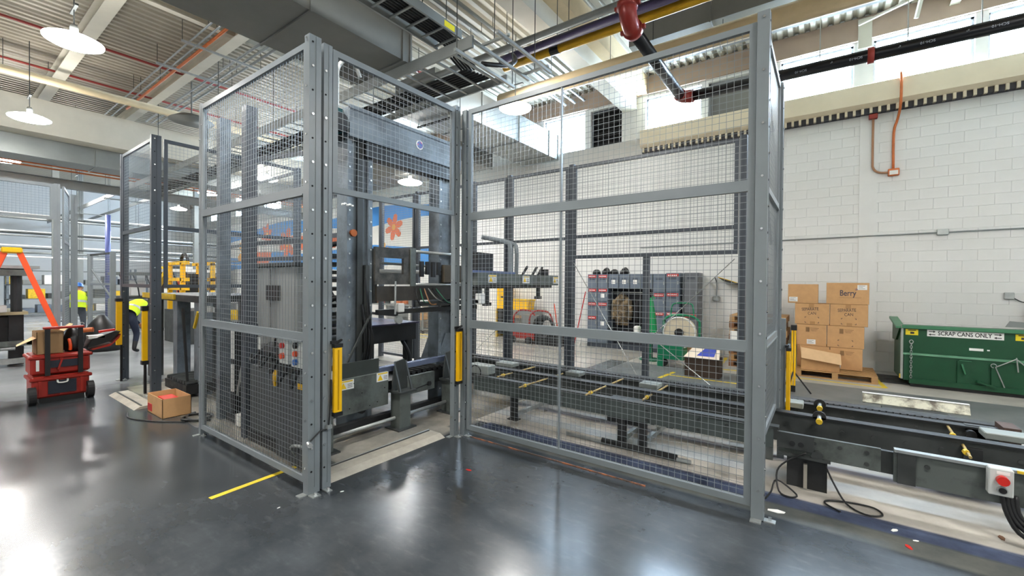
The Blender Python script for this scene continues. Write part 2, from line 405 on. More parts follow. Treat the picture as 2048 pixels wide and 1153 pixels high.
def flower(cx, cz, r, m):
    b = MB(); 
    for i in range(6):
        a = 2*PI*i/6+.3; d = Vector((math.cos(a), math.sin(a))); t = Vector((-d.y, d.x)); pts = [d*r*.15-t*r*.12, d*r*.55-t*r*.26, d*r*.95-t*r*.2, d*r*1.05, d*r*.95+t*r*.2, d*r*.55+t*r*.26, d*r*.15+t*r*.12]
        b.prism([(cx+p.x, cz+p.y) for p in pts], 'y', WY-.058, WY-.052)
    o = b.build('flower', m, mur)
    MB().cyl((cx, WY-.062, cz), (cx, WY-.053, cz), r*.22, 12).build('flower_centre', MURY, o)
flower(-14.1, 3.95, .52, MURO); flower(-14.75, 3.0, .34, MURY); flower(-22.6, 3.7, .8, MURO); flower(-27.5, 3.3, .9, MURY); flower(-24.8, 4.3, .6, MURO)
MB().prism([(-26.8, 2.6), (-24.6, 2.6), (-24.2, 3.3), (-26.4, 3.4)], 'y', WY-.06, WY-.052).build('painted_patch', MURO, mur)
MB().prism([(-21.6, 3.3), (-18.2, 3.3), (-18.0, 3.95), (-21.2, 4.0)], 'y', WY-.06, WY-.052).build('painted_patch', MURO, mur)
# ------------------------------------------------------------------ overhead
def hibay(x, y, z, label, rad=.34):
    t = thing('high_bay_lamp', label, 'lamp', (x, y, z), group='high bay lamps under the roof')
    MB().lathe([(rad*1.02, 0), (rad*1.04, .02), (rad*.8, .06), (rad*.45, .10), (rad*.15, .13)], (x, y, z), 24).build('shade', emis('acrylic_shade', (1, .98, .95), LAMP*.22), t, True)
    MB().lathe([(rad*.14, .13), (rad*.16, .22), (rad*.10, .27)], (x, y, z), 16).build('ballast', GALV, t, True)
    MB().lathe([(rad*.2, -.045), (rad*.6, -.04), (rad*.9, -.02), (rad*1.0, .01)], (x, y, z), 24).build('diffuser', emis('lamp_white', (1, .98, .95), LAMP), t, True)
    MB().cyl((x, y, z+.26), (x, y, ZC-.02), .008, 6).build('hanger_rod', STEEL_D, t)
    MB().box(x-.2, x+.2, y-.02, y+.02, z+.5, z+.53).build('hook_bar', STEEL_D, t)
for x, y, z, l in [(-9.5, 1.47, 5.4, 'largest glowing round lamp near the upper left corner'),
                   (-14.85, 1.57, 5.4, 'second glowing round lamp below the biggest one at the left'),
                   (-20.7, 1.65, 5.4, 'round lamp at the left edge of the picture'),
                   (-24.5, 3.85, 5.4, 'small far lamp above the left mesh tower'),
                   (-5.55, 7.75, 5.55, 'dazzling lamp beside the duct behind the front mesh panel'),
                   (-16.4, 7.5, 5.4, 'far lamp seen through the left mesh panel'),
                   (-21.2, 7.3, 5.4, 'small distant lamp beside the narrow mesh tower'),
                   (-10.1, 8.72, 4.7, 'lamp under the grey duct seen through the machine frame')]: hibay(x, y, z, l)
for i, (x, y) in enumerate([(-3.9, 1.47), (2.6, 1.47), (-9.5, -4.5), (-3.9, -4.5), (2.6, -4.5), (3.6, 5.4), (-15, -4.5), (-27, 8), (-21, -4.5), (-27, 1.6)]):  # rest of the lamp rows, lengthened with added lamps for fill light
    hibay(x, y, 5.4, ['lamp hanging straight above the cell corner', 'lamp above the right end of the conveyor', 'lamp behind the viewer, left', 'lamp behind the viewer, middle', 'lamp behind the viewer, right', 'lamp above the hopper end of the hall', 'added fill lamp behind the viewer, far left', 'added fill lamp far down the hall by the mural', 'added fill lamp behind the viewer beyond the far left one', 'added fill lamp at the far end of the hall'][i])

def duct_y(name, label, x0, x1, y0, y1, z0, z1, m=DUCT, seg=1.5):
    t = thing(name, label, 'duct', ((x0+x1)/2, y0, z0)); y = y0
    while y < y1-.01:
        e = min(y+seg, y1); MB().box(x0, x1, y+.01, e-.01, z0, z1).build('duct_section', m, t)
        MB().box(x0-.025, x1+.025, e-.015, e+.015, z0-.025, z1+.025).build('flange', m, t); y = e
    MB().box(x0-.06, x1+.06, y0+.7, y0+.74, z0-.08, z0-.04).build('trapeze_bar', STEEL_D, t)
    for s in (x0-.04, x1+.04): MB().cyl((s, y0+.72, z0-.06), (s, y0+.72, ZC), .008, 6).build('hanger_rod', STEEL_D, t)
    return t
def duct_x(name, label, x0, x1, y0, y1, z0, z1, m=DUCT, seg=1.5):
    t = thing(name, label, 'duct', (x0, (y0+y1)/2, z0)); x = x0
    while x < x1-.01:
        e = min(x+seg, x1); MB().box(x+.01, e-.01, y0, y1, z0, z1).build('duct_section', m, t)
        MB().box(e-.015, e+.015, y0-.025, y1+.025, z0-.025, z1+.025).build('flange', m, t); x = e
    for s in (y0-.04, y1+.04):
        for xx in (x0+.5, x1-.5): MB().cyl((xx, s, z0-.03), (xx, s, ZC), .008, 6).build('hanger_rod', STEEL_D, t)
    return t
duct_y('air_duct', 'big grey rectangular duct overhead in front of the cable ladder', -6.75, -5.4, -3, 4.65, 5.2, 5.95)
duct_y('air_duct', 'sheet metal duct running to the window wall beside the dazzling lamp', -7.7, -6.46, 6.2, 11.2, 5.4, 6.1, GALV)
duct_x('air_duct', 'grey duct crossing behind the machine frame', -17, -8.0, 8.9, 10.0, 5.1, 5.75)
duct_x('air_duct', 'long flat grey duct along the ceiling above the hopper', -3.2, 5.8, 8.3, 9.36, 6.4, 6.85)
# hall beams and soffits on the left
def beam(name, label, mb, m, cat='beam', loc=(0, 0, 5)):
    o = mb.build(name, m); return tag(o, label, cat)
beam('concrete_soffit', 'broad pale soffit beam across the far left bay', MB().box(-17.6, -17.0, Y0+.1, 11.3, 5.62, 6.52), BEAMW)
duct_y('air_duct', 'long galvanised duct below the pale soffit on the left', -18.6, -17.65, -4, 10.5, 5.1, 5.75, GALV, 2.4)
def ibeam_y(label, x, y0, y1, zt, h=.35, w=.22, m=BEAMW, name='steel_beam'):
    t = thing(name, label, 'beam', (x, y0, zt-h))
    MB().box(x-w/2, x+w/2, y0, y1, zt-.02, zt).build('upper_flange', m, t); MB().box(x-w/2, x+w/2, y0, y1, zt-h, zt-h+.02).build('lower_flange', m, t); MB().box(x-.008, x+.008, y0, y1, zt-h+.02, zt-.02).build('web', m, t); return t
def ibeam_x(label, y, x0, x1, zt, h=.35, w=.22, m=BEAMW, name='steel_beam'):
    t = thing(name, label, 'beam', (x0, y, zt-h))
    MB().box(x0, x1, y-w/2, y+w/2, zt-.02, zt).build('upper_flange', m, t); MB().box(x0, x1, y-w/2, y+w/2, zt-h, zt-h+.02).build('lower_flange', m, t); MB().box(x0, x1, y-.008, y+.008, zt-h+.02, zt-.02).build('web', m, t); return t
ibeam_y('speckled galvanised beam spanning above the left mesh tower', -20.2, Y0, 11.3, 5.0, .3, .2, GALV)
ibeam_x('pale roof beam behind the biggest lamp', 2.2, -24, -8.0, ZC-.02, .3, .24)
ibeam_x('pale roof beam beside the grey duct on the left', 4.1, -24, -6.2, ZC-.02, .3, .22)
ibeam_x('pale roof beam near the viewer', -1.6, -24, 5.9, ZC-.02, .3, .24)
yb = thing('concrete_beam', 'wide cream beam running from overhead to the dark louvre', 'beam', (-4.3, 4, 6.4))
MB().box(-4.5, -4.12, -2, WY, 6.4, ZC).build('beam_body', BEAMW, yb); MB().box(-4.12, -3.85, -2, WY, 6.75, ZC).build('haunch', CREAM, yb)
for nm, x in (('overhead beyond the duct', -10.4), ('above the cable ladder end', -7.9), ('above the hopper', 1.9)):
    ibeam_y('slim roof purlin %s' % nm, x, -2, WY, ZC-.02, .22, .14, BEAMW, 'roof_purlin')
def pipe(name, label, pts, r, m, cat='pipe', n=12, hang=()):
    t = thing(name, label, cat, pts[0]); MB().tube(pts, r, n).build('pipe_run', m, t, True)
    for p in hang:
        MB().cyl((p[0], p[1], p[2]), (p[0], p[1], ZC), .006, 6).build('hanger_rod', STEEL_D, t)
        MB().lathe([(r+.006, -.015), (r+.012, -.01), (r+.012, .01), (r+.006, .015)], (0, 0, 0), 12).v
    return t
pipe('cream_pipe', 'long cream pipe crossing the upper left bay', [(-15.2, Y0, 6.5), (-15.2, 11.3, 6.5)], .1, CREAM, hang=[(-15.2, 1.2, 6.5), (-15.2, 6, 6.5)])
for x, y in ((-13.4, 'behind the largest lamp'), (-8.3, 'above the largest lamp'), (-15.9, 'next to the pale soffit')):
    pipe('sprinkler_pipe', 'thin red sprinkler pipe %s' % y, [(x, Y0, 7.0), (x, 11.2, 7.0)], .028, BRICKR, hang=[(x, 2, 7.0), (x, 7, 7.0)])
pipe('sprinkler_pipe', 'orange sprinkler branch beside the pale roof beam', [(-17, 3.75, 6.85), (-8, 3.75, 6.85)], .03, ORCON, hang=[(-14, 3.75, 6.85), (-10, 3.75, 6.85)])
for i, y in enumerate((3.45, 3.6)):
    pipe('conduit_pipe', 'thin grey conduit %s the orange sprinkler branch' % ('farther from' if i == 0 else 'right beside'), [(-18, y, 6.8), (-8, y, 6.8)], .018, GALV, hang=[(-15, y, 6.8), (-10, y, 6.8)])
for i, y in enumerate((4.45, 4.6, 4.75)):
    pipe('conduit_pipe', 'grey conduit %s behind the pale roof beam on the left' % ('first', 'second', 'third')[i], [(-18, y, 6.9), (-6.5, y, 6.9)], .025, GALV, hang=[(-12, y, 6.9)])
for x in (-12.6, -11.0, -9.4):
    s = MB().box(x-.02, x+.02, 3.3, 4.9, 6.74, 6.78); o = s.build('strut_channel', ZINC); tag(o, 'short strut channel carrying conduits, %s' % {-12.6: 'farthest left', -11.0: 'middle one', -9.4: 'nearest the duct'}[x], 'strut')
    for y in (3.32, 4.88): MB().cyl((x, y, 6.76), (x, y, ZC), .006, 6).build('hanger_rod', STEEL_D, o)
for i, z in enumerate((6.05, 6.2)): pipe('conduit_pipe', 'brown conduit %s the pale soffit far left' % ('along' if i else 'just below'), [(-19.2-.3*i, Y0, z-.95), (-19.2-.3*i, 11, z-.95)], .025, ORCON, hang=[(-19.2-.3*i, 3, z-.95)])
# right-hand pipe rack along x
pipe('cream_pipe', 'thick cream insulated pipe crossing above the front mesh panel', [(-6.40, 8.35, 6.12), (5.8, 8.35, 6.12)], .17, CREAM, n=16, hang=[(-5, 8.35, 6.1), (-3.6, 8.35, 6.1)])
for x in (-1.5, 2.0): MB().cyl((x, 8.35, 6.1), (x, 8.35, 6.39), .006, 6).build('hanger_rod', STEEL_D, bpy.data.objects['cream_pipe.001'])
pipe('gas_pipe', 'yellow gas pipe passing behind the red elbow', [(-4.72, 6.58, 5.8), (-4.0, 6.58, 5.8), (5.8, 6.58, 5.8)], .075, PIPEY, hang=[(-3.6, 6.58, 5.8), (-1, 6.58, 5.8)])
MB().cyl((-3.95, 6.58, 5.8), (-3.78, 6.58, 5.8), .082, 12).build('pipe_band', BLACK, bpy.data.objects['gas_pipe'])
pipe('purple_pipe', 'purple pipe next to the yellow gas pipe', [(-4.9, 6.36, 5.82), (5.8, 6.36, 5.82)], .07, PURPLE, hang=[(-3.7, 6.36, 5.82), (-1.2, 6.36, 5.82)])
pipe('silver_pipe', 'silver jacketed pipe above the purple pipe', [(-7.5, 6.15, 5.86), (5.8, 6.15, 5.86)], .06, GALV, hang=[(-4.6, 6.15, 5.86), (-2.2, 6.15, 5.86)])
for i, y in enumerate((9.75, 9.95, 10.15)):
    pipe('conduit_pipe', 'pale conduit on the deck near the dazzling lamp, %s' % ('left of three', 'middle of three', 'right of three')[i], [(-6.2+i*.3, 5.2, 6.95), (-6.2+i*.3, 11.2, 6.95)], .035, GALV, hang=[(-6.2+i*.3, 7, 6.95)])
# black sprinkler main with red elbow
sm = thing('sprinkler_main', 'big black sprinkler main with red elbow crossing the windows', 'pipe', (-2.22, 5.78, 5.3))
EL = mat('elbow_red', '#8e2a22', .32, .1, .05)
MB().tube([(-2.22, 5.70, ZC), (-2.22, 5.70, 5.50)], .092, 20).build('pipe_run', PIPEK, sm, True)
MB().tube(arc((-2.22, 5.92, 5.50), .22, PI, 1.5*PI, 8, 'yz'), .118, 20).build('elbow', EL, sm, True)
for p, q in (((-2.22, 5.70, 5.46), (-2.22, 5.70, 5.54)), ((-2.22, 5.88, 5.28), (-2.22, 5.96, 5.28))):
    o = MB().cyl(p, q, .14, 20).build('coupling', EL, sm, True)
    for s in (-1, 1): MB().cbox(p[0]+s*.15, (p[1]+q[1])/2, (p[2]+q[2])/2, .05, .05, .05).build('coupling_lug', EL, o)
MB().tube([(-2.22, 5.92, 5.28), (-2.22, 8.33, 5.24)], .092, 20).build('pipe_run', PIPEK, sm, True)
MB().tube(arc((-2.02, 8.33, 5.24), .20, PI, PI/2, 8, 'xy'), .112, 16).build('elbow', EL, sm, True)
MB().tube([(-2.02, 8.53, 5.24), (5.9, 8.53, 5.19)], .092, 20).build('pipe_run', PIPEK, sm, True)
for x in (.53, 2.9): MB().cyl((x-.04, 8.53, 5.22), (x+.04, 8.53, 5.22), .115, 16).build('coupling', BRICKR, sm, True)
for x in (-.1, .95, 1.7): MB().cyl((x, 8.53, 5.22), (x, 8.53, 6.39), .008, 6).build('hanger_rod', ZINC, sm)
PTXT = mat('pipe_print', '#aeb6c4', .6, 0, 0)
for i, x in enumerate((-.35, .35, 1.15, 1.85)):
    put_text('SCH-10', .05, (x, 8.434, 5.19), '-y', PTXT, sm, roll=PI)
    put_text('6"', .035, (x-.3, 8.437, 5.22), '-y', PTXT, sm, roll=PI)
# cable ladder along y, ending above the opening
cl = thing('cable_ladder', 'galvanised cable ladder carrying dark cables toward the far tray', 'cable tray', (-4.5, 2, 5.2))
for x in (-4.74, -4.26): MB().box(x-.015, x+.015, -2, 4.6, 5.2, 5.32).build('side_rail', GALV, cl)
for i in range(24): MB().box(-4.73, -4.27, -1.9+i*.28, -1.87+i*.28, 5.215, 5.235).build('rung', GALV, cl)
for i in range(6): MB().tube([(-4.64+i*.05, -2, 5.255), (-4.66+i*.055, 2, 5.255), (-4.62+i*.05, 4.5, 5.255), (-4.6+i*.05, 4.75, 5.1), (-4.55+i*.05, 5.0, 4.95)], .018, 6).build('cable', BLACK, cl, True)
MB().box(-4.243, -4.241, 4.25, 4.45, 5.22, 5.30).build('warning_sticker', mat('sticker_yellow', '#f2e21d', .5, 0, 0), cl)
for x in (-4.74, -4.26):
    for y in (.8, 4.3): MB().cyl((x, y, 5.2), (x, y, ZC), .007, 6).build('hanger_rod', STEEL_D, cl)
# big tray along x
ct = thing('cable_tray', 'wide cable tray with tall grey rail running left behind the corner post', 'cable tray', (-8, 4.9, 4.9))
MB().box(-35, -3.82, 4.34, 4.375, 4.84, 5.0).build('side_rail', GALV, ct); MB().box(-35, -4.05, 5.40, 5.43, 4.84, 4.96).build('side_rail', GALV, ct)
for i in range(46): MB().box(-4.2-.34*i, -4.16-.34*i, 4.36, 5.42, 4.85, 4.87).build('rung', GALV, ct)
for i in range(7): MB().tube([(-4.4+.02*i, 4.9+i*.06, 4.92), (-8, 4.85+i*.06, 4.9), (-13, 4.9+i*.06, 4.9), (-19.8, 4.88+i*.06, 4.9)], .022, 6).build('cable', BLACK, ct, True)
for i, x in enumerate((-4.0, -7.5, -11.7, -16, -22, -28)):
    MB().box(x-.02, x+.02, 4.2, 5.55, 4.78, 4.82).build('trapeze_bar', ZINC, ct)
    for y in (4.24, 5.5): MB().cyl((x, y, 4.8), (x, y, ZC), .007, 6).build('hanger_rod', STEEL_D, ct)
# strut rack beside the tray end
sr = thing('strut_rack', 'short hanging rack of strut channel beside the tray end', 'strut', (-3.6, 5, 4.95))
for x in (-3.85, -3.45): MB().box(x-.02, x+.02, 4.4, 5.75, 4.93, 4.97).build('strut', ZINC, sr)
for y in (4.6, 5.6):
    MB().box(-3.9, -3.4, y-.02, y+.02, 4.97, 5.0).build('cross_bar', ZINC, sr)
    MB().cyl((-3.65, y, 4.99), (-3.65, y, ZC), .007, 6).build('hanger_rod', STEEL_D, sr)
# dark cable bundle and a fan-like unit hung from the deck
pipe('cable_bundle', 'dark drooping cable bundle between the tray and the purple pipe', [(-4.2, 5.0, 5.0), (-4.1, 5.5, 5.15), (-4.3, 6.0, 5.5), (-4.5, 6.2, 5.74)], .035, BLACK, 'cable')
hd = thing('dish_reflector', 'shallow pale dish under the deck left of the mesh cell', 'reflector', (-14.2, 4.5, 6.1)); MB().lathe([(.05, .2), (.3, .14), (.5, .02), (.52, 0)], (-14.2, 4.5, 6.1), 24).build('dish', DUCT, hd, True); MB().cyl((-14.2, 4.5, 6.3), (-14.2, 4.5, ZC-.01), .02, 8).build('stem', DUCT, hd)
# orange conduits on the block wall
oc = thing('orange_conduit', 'orange conduit loop with boxes on the white block wall', 'conduit', (1, WY-.05, 4))
MB().tube([(1.15, WY-.04, 5.9), (1.15, WY-.3, 5.8), (1.15, WY-.3, 5.25), (1.13, WY-.07, 5.0), (1.08, WY-.045, 4.75), (1.08, WY-.045, 4.02)], .022, 8).build('conduit_run', ORCON, oc, True)
MB().tube([(.76, WY-.075, 5.12), (.76, WY-.075, 4.25), (.77, WY-.075, 4.1), (.82, WY-.07, 4.02), (.92, WY-.06, 3.98), (1.02, WY-.06, 3.98)], .02, 8).build('conduit_run', mat('orange_dull', '#a5795a', .5, .1, .1), oc, True)
MB().bevbox(.69, .83, WY-.12, WY-.031, 5.08, 5.18, .01).build('junction_box', BRICKR, oc)
MB().bevbox(1.0, 1.17, WY-.1, WY-.012, 3.9, 4.04, .01).build('junction_box', ORCON, oc); MB().box(1.02, 1.15, WY-.103, WY-.1, 3.92, 4.0).build('cover', WHITE, oc)
# thin conduit with boxes
wc = thing('wall_conduit', 'thin grey conduit with a junction box along the white wall', 'conduit', (1, WY-.03, 2.7))
MB().tube([(-4, WY-.03, 2.70), (5.9, WY-.03, 2.77)], .014, 6).build('conduit_run', GALV, wc, True)
MB().bevbox(1.72, 1.88, WY-.07, WY-.012, 2.69, 2.80, .008).build('junction_box', ZINC, wc)
ou = thing('wall_outlet', 'grey outlet box on the wall above the hopper', 'outlet', (2.7, WY-.04, 1.55)); MB().bevbox(2.6, 2.72, WY-.06, WY-.012, 1.5, 1.62, .008).build('box_body', ZINC, ou); MB().tube([(2.72, WY-.03, 1.52), (2.85, WY-.03, 1.45), (3.0, WY-.03, 1.55)], .008, 6).build('cord', BLACK, ou)
# struts at window head
for i, (x, l) in enumerate(((.62, 'pale strut bracket on the pier between two windows'),)):
    t = thing('strut_bracket', l, 'bracket', (x, WY-.2, 6.6)); MB().box(.5, .72, WY-.1, WY-.07, 6.55, 7.15).build('plate', BEAMW, t); MB().bar((.5, WY-.3, 6.95), (1.5, WY-.9, 6.95), .04, .04).build('strut', BEAMW, t); MB().bar((1.4, WY-.9, 7.18), (1.3, WY-.7, 6.6), .05, .05).build('strut', BEAMW, t)
# ------------------------------------------------------------------ machine guarding
def guard_post(label, x, y, h=3.65, w=.09, d=.065, rz=0.0, open_=+1, bolts=True, m=FENCE, group='guard posts', foot=True, zb=.004, foot2=True):
    """C-shaped upright; wide face looks to local +x, flange looks to local -y"""
    t = thing('guard_post', label, 'post', (x, y, 0), rz, group)
    th = .006
    mb = MB(); mb.box(-th, 0, -w/2, w/2, zb, h); mb.box(-d, -th, -w/2, -w/2+th, zb, h); mb.box(-d, -th, w/2-th, w/2, zb, h)
    mb.build('upright', m, t, world=False)
    # rolled ridge down the wide face
    MB().box(0, .004, .004, .012, zb+.05, h-.005).build('ridge', m, t, world=False)
    if foot:
        MB().box(.002, .075, -w/2, w/2-.03, 0, .008).build('base_plate', ZINC, t, world=False)
        if foot2: MB().box(-d, -.01, -w/2-.06, -w/2-.002, 0, .008).build('base_plate', ZINC, t, world=False)
        MB().cyl((.04, -.01, .008), (.04, -.01, .03), .012, 6).build('anchor_bolt', BOLT, t, world=False)
    if bolts:
        b = MB(); q = MB(); z = zb+.18; k = 0
        while z < h-.05:
            tgt = b if k % 2 else q
            tgt.cyl((.001, -.022, z), (.010 if k % 2 else .0035, -.022, z), .010 if k % 2 else .008, 8)
            b.cyl((-.035, -w/2+.001, z+.03), (-.035, -w/2-.008, z+.03), .009, 8) if k % 2 == 0 else None
            z += .19; k += 1
        stuff(b.build('bolt_heads', BOLT, t, world=False)); stuff(q.build('punched_holes', HOLE, t, world=False))
    return t
def mesh_part(t, u0, u1, z0, z1, r=.0018, s=.05, yo=0.0):
    m = MB(); n = max(1, int((u1-u0)/s)); off = ((u1-u0)-n*s)/2
    for i in range(n+1):
        u = u0+off+i*s; m.add([(u-r, yo-r, z0), (u+r, yo-r, z0), (u, yo+r, z0), (u-r, yo-r, z1), (u+r, yo-r, z1), (u, yo+r, z1)], [(0, 1, 4, 3), (1, 2, 5, 4), (2, 0, 3, 5)])
    n = max(1, int((z1-z0)/s)); off = ((z1-z0)-n*s)/2
    for i in range(n+1):
        z = z0+off+i*s; y = yo+2*r; m.add([(u0, y-r, z-r), (u0, y-r, z+r), (u0, y+r, z), (u1, y-r, z-r), (u1, y-r, z+r), (u1, y+r, z)], [(0, 1, 4, 3), (1, 2, 5, 4), (2, 0, 3, 5)])
    return stuff(m.build('wire_mesh', WIRE, t, world=False))
def guard_panel(label, p0, p1, rows, rail=.05, wide=None, m=FENCE, r=.0018, depth=.035, stile=.045, mids=(), group='mesh guard panels'):
    """rows: list of (z0, z1) mesh fields; rails stand at every field border; mids: u of extra thin uprights"""
    a = Vector(p0); c = Vector(p1); L_ = (c-a).length; rz = math.atan2((c-a).y, (c-a).x)
    t = thing('mesh_fence', label, 'mesh panel', (a.x, a.y, 0), rz, group)
    zs = rows[0][0]; ze = rows[-1][1]
    for u in (0, L_-stile): MB().box(u, u+stile, -depth/2, depth/2, zs-rail/2, ze+rail/2).build('stile', m, t, world=False)
    edges = [zs] + [z1 for _, z1 in rows]
    for i, z in enumerate(edges):
        h = (wide or rail) if 0 < i < len(edges)-1 else rail
        mb = MB(); mb.box(stile, L_-stile, -depth/2, depth/2, z-h/2, z+h/2)
        if 0 < i < len(edges)-1: mb.box(stile, L_-stile, -depth/2-.006, -depth/2, z-h/2, z-h/2+.012)
        mb.build('rail', m, t, world=False)
    for u in mids: MB().box(u-.008, u+.008, -.012, .012, zs, ze).build('mid_bar', m, t, world=False)
    for z0, z1 in rows: mesh_part(t, stile-.01, L_-stile+.01, z0, z1, r)
    return t
XA, YA, XB, YB = -3.30, 1.86, -5.58, 3.62
ROWS = [(.10, 1.25), (1.25, 2.44), (2.44, 3.60)]
# near corner cell
guard_post('leading corner post of the near mesh cell, bolts down its bright face', XA, YA+.015, 3.66, .10, .07)
guard_post('slimmer post beside the leading corner post carrying a yellow light curtain', XA, YA+.125, 3.64, .075, .06, foot2=False)
guard_post('post at the far left end of the near mesh panel', XB+.03, YA+.015, 3.65, .06, .05, PI/2*0)
guard_panel('near mesh panel left of the corner post with the control box behind', (XB+.045, YA, 0), (XA-.075, YA, 0), ROWS, .05, .075)
guard_panel('short mesh header above the machine opening', (XA-.02, YA+.17, 0), (XA-.02, YB-.14, 0), [(2.47, 3.60)], .05)
guard_post('post at the far side of the machine opening with a light curtain', XA, YB-.09, 3.66, .075, .06)
guard_post('post at the left end of the tall front mesh panel', XA+.07, YB, 3.62, .075, .06, foot2=False)
guard_panel('tall wide front mesh panel across the conveyor', (XA+.085, YB, 0), (-.42, YB, 0), ROWS, .05, .085, mids=(1.17,))
guard_post('tall right end post of the front mesh panel', -.335, YB+.0, 3.68, .085, .08)
guard_panel('narrow side mesh panel behind the right end post', (-.37, YB+.07, 0), (-.37, 4.78, 0), [(.565, 1.25), (1.25, 2.44), (2.44, 3.58)], .05, .06)
guard_post('slim post at the back of the narrow side panel', -.33, 4.83, 3.62, .07, .06, foot=False, zb=.536)
bo = MB().bar((-.41, 3.78, 2.9), (-.41, 4.72, 2.1), .02, .04).build('diagonal_brace', FENCE); tag(bo, 'grey diagonal brace inside the narrow side panel', 'brace')
# back fence behind the conveyor
FD = mat('fence_dark_paint', '#474d54', .4, .05, .06, 3)
for x, l in ((-5.5, 'back fence post nearest the lift machine'), (-4.63, 'back fence post behind the conveyor arm tip'), (-3.37, 'back fence post left of the locker row'), (-.87, 'back fence post in front of the pallet stack'), (-7.1, 'back fence post in front of the flower mural'), (-8.32, 'back fence post left of the orange flower')):
    guard_post(l, x, 6.3, 3.66, .085, .09, -PI/2, bolts=False, m=FD, group='back fence posts', foot=False)
guard_post('short post in the middle of the back gate opening', -2.13, 6.3, 2.12, .085, .08, -PI/2, bolts=False, m=FD, group='back fence posts', foot=False)
R2 = [(.1, 2.45), (2.45, 3.6)]
for a, c, l in ((-8.27, -7.15, 'back fence panel with the orange flower behind'), (-7.05, -5.55, 'back fence panel behind the lift carriage'), (-5.45, -4.68, 'narrow back fence panel behind the gripper arm'), (-4.58, -3.42, 'back fence panel between arm tip and lockers')):
    guard_panel(l, (a, 6.3, 0), (c, 6.3, 0), R2, .05, .05, FD, .0023, group='back fence panels')
guard_panel('upper back fence panel over the gate opening', (-3.32, 6.3, 0), (-.92, 6.3, 0), [(2.14, 2.47), (2.47, 3.6)], .05, .05, FD, .0023, group='back fence panels')
for a, c, l in (((-3.3, 6.27, 2.05), (-2.2, 6.27, .3), 'thin steel tie rod sloping across the gate opening before the lockers'), ((-.95, 6.27, 2.05), (-2.07, 6.27, .9), 'thin steel tie rod rising to the pallet stack side'), ((-2.1, 6.25, 1.0), (-1.0, 6.25, .2), 'thin steel tie rod sloping down over the open carton'), ((-5.4, 6.27, .4), (-4.7, 6.27, 1.0), 'thin tie rod low on the narrow back panel')):
    tag(MB().cyl(a, c, .006, 6).build('tie_rod', BOLT), l, 'rod')
# second cell, left
guard_post('front corner post of the second mesh cell', -8.0, 2.1, 3.85, .12, .07, 0, m=FD)
guard_post('outer left post of the second mesh cell', -9.7, 2.12, 3.85, .10, .08, 0, m=FD)
guard_panel('mesh panel between the two posts of the second cell', (-9.62, 2.08, 0), (-8.1, 2.08, 0), [(1.62, 2.5), (2.5, 3.8)], .05, .06, FD)
guard_panel('side mesh panel of the second cell running back', (-8.05, 2.2, 0), (-8.05, 4.2, 0), [(1.62, 2.5), (2.5, 3.8)], .05, .06, FD)
guard_post('rear post of the second mesh cell behind the corner', -8.05, 4.25, 3.85, .09, .08, 0, m=FD)
guard_panel('rear mesh panel of the second cell before the mural', (-11.5, 4.3, 0), (-8.14, 4.3, 0), [(1.62, 2.5), (2.5, 3.8)], .05, .06, FD)
# inner posts between second cell and near cell
for x, y, h, l in ((-5.98, 2.25, 3.7, 'dark inner column behind the near mesh panel'), (-7.3, 3.1, 3.7, 'inner fence post behind the dark inner column'), (-6.1, 3.4, 3.7, 'inner fence post by the grey cabinet'), (-5.05, 2.15, 3.6, 'inner fence post behind the control box')):
    guard_post(l, x, y, h, .12, .1, 0, bolts=False, m=FD if x > -5.9 else BLUEGREY, foot=False)
guard_panel('inner cross panel between the dark inner posts', (-7.25, 3.1, 0), (-6.15, 3.4, 0), [(.6, 1.7), (1.7, 2.05), (2.05, 2.3), (2.3, 3.6)], .06, .06, FD)
guard_post('inner fence post between the grey cabinet and the lift column', -4.87, 3.42, 3.6, .08, .06, 0, bolts=False, m=FD, foot=False)
guard_panel('inner cross panel behind the grey cabinet', (-6.095, 3.42, 0), (-4.93, 3.42, 0), [(1.75, 2.05), (2.05, 2.35), (2.35, 3.55)], .06, .06, FD)
# third cell, far left
FL = mat('fence_light_paint', '#858b8e', .4, .05, .05)
guard_post('front post of the farthest left mesh tower', -12.6, 1.7, 3.65, .10, .05, 0, m=FL, bolts=False)
guard_post('slim second post of the farthest left mesh tower', -13.9, 2.15, 3.65, .11, .05, 0, m=FL, bolts=False)
guard_panel('narrow mesh strip between the posts of the left tower', (-13.85, 2.05, 0), (-12.68, 1.8, 0), [(.15, 1.3), (1.3, 2.5), (2.5, 3.6)], .05, .06, FL)
guard_post('near end post of the left edge mesh header', -12.6, -.66, 3.65, .12, .1, 0, m=FL, bolts=False)
guard_panel('mesh header at the left edge above the orange ladder', (-12.6, -.60, 0), (-12.6, 1.65, 0), [(2.95, 3.6)], .06, None, FL)
for x, y, l in ((-15.4, -.2, 'steel far post behind the ladder'), (-15.5, .9, 'dark broad post behind the ladder')):
    guard_post(l, x, y, 3.6 if y > .7 else 3.2, .25, .2, 0, m=FD, bolts=False, foot=False)
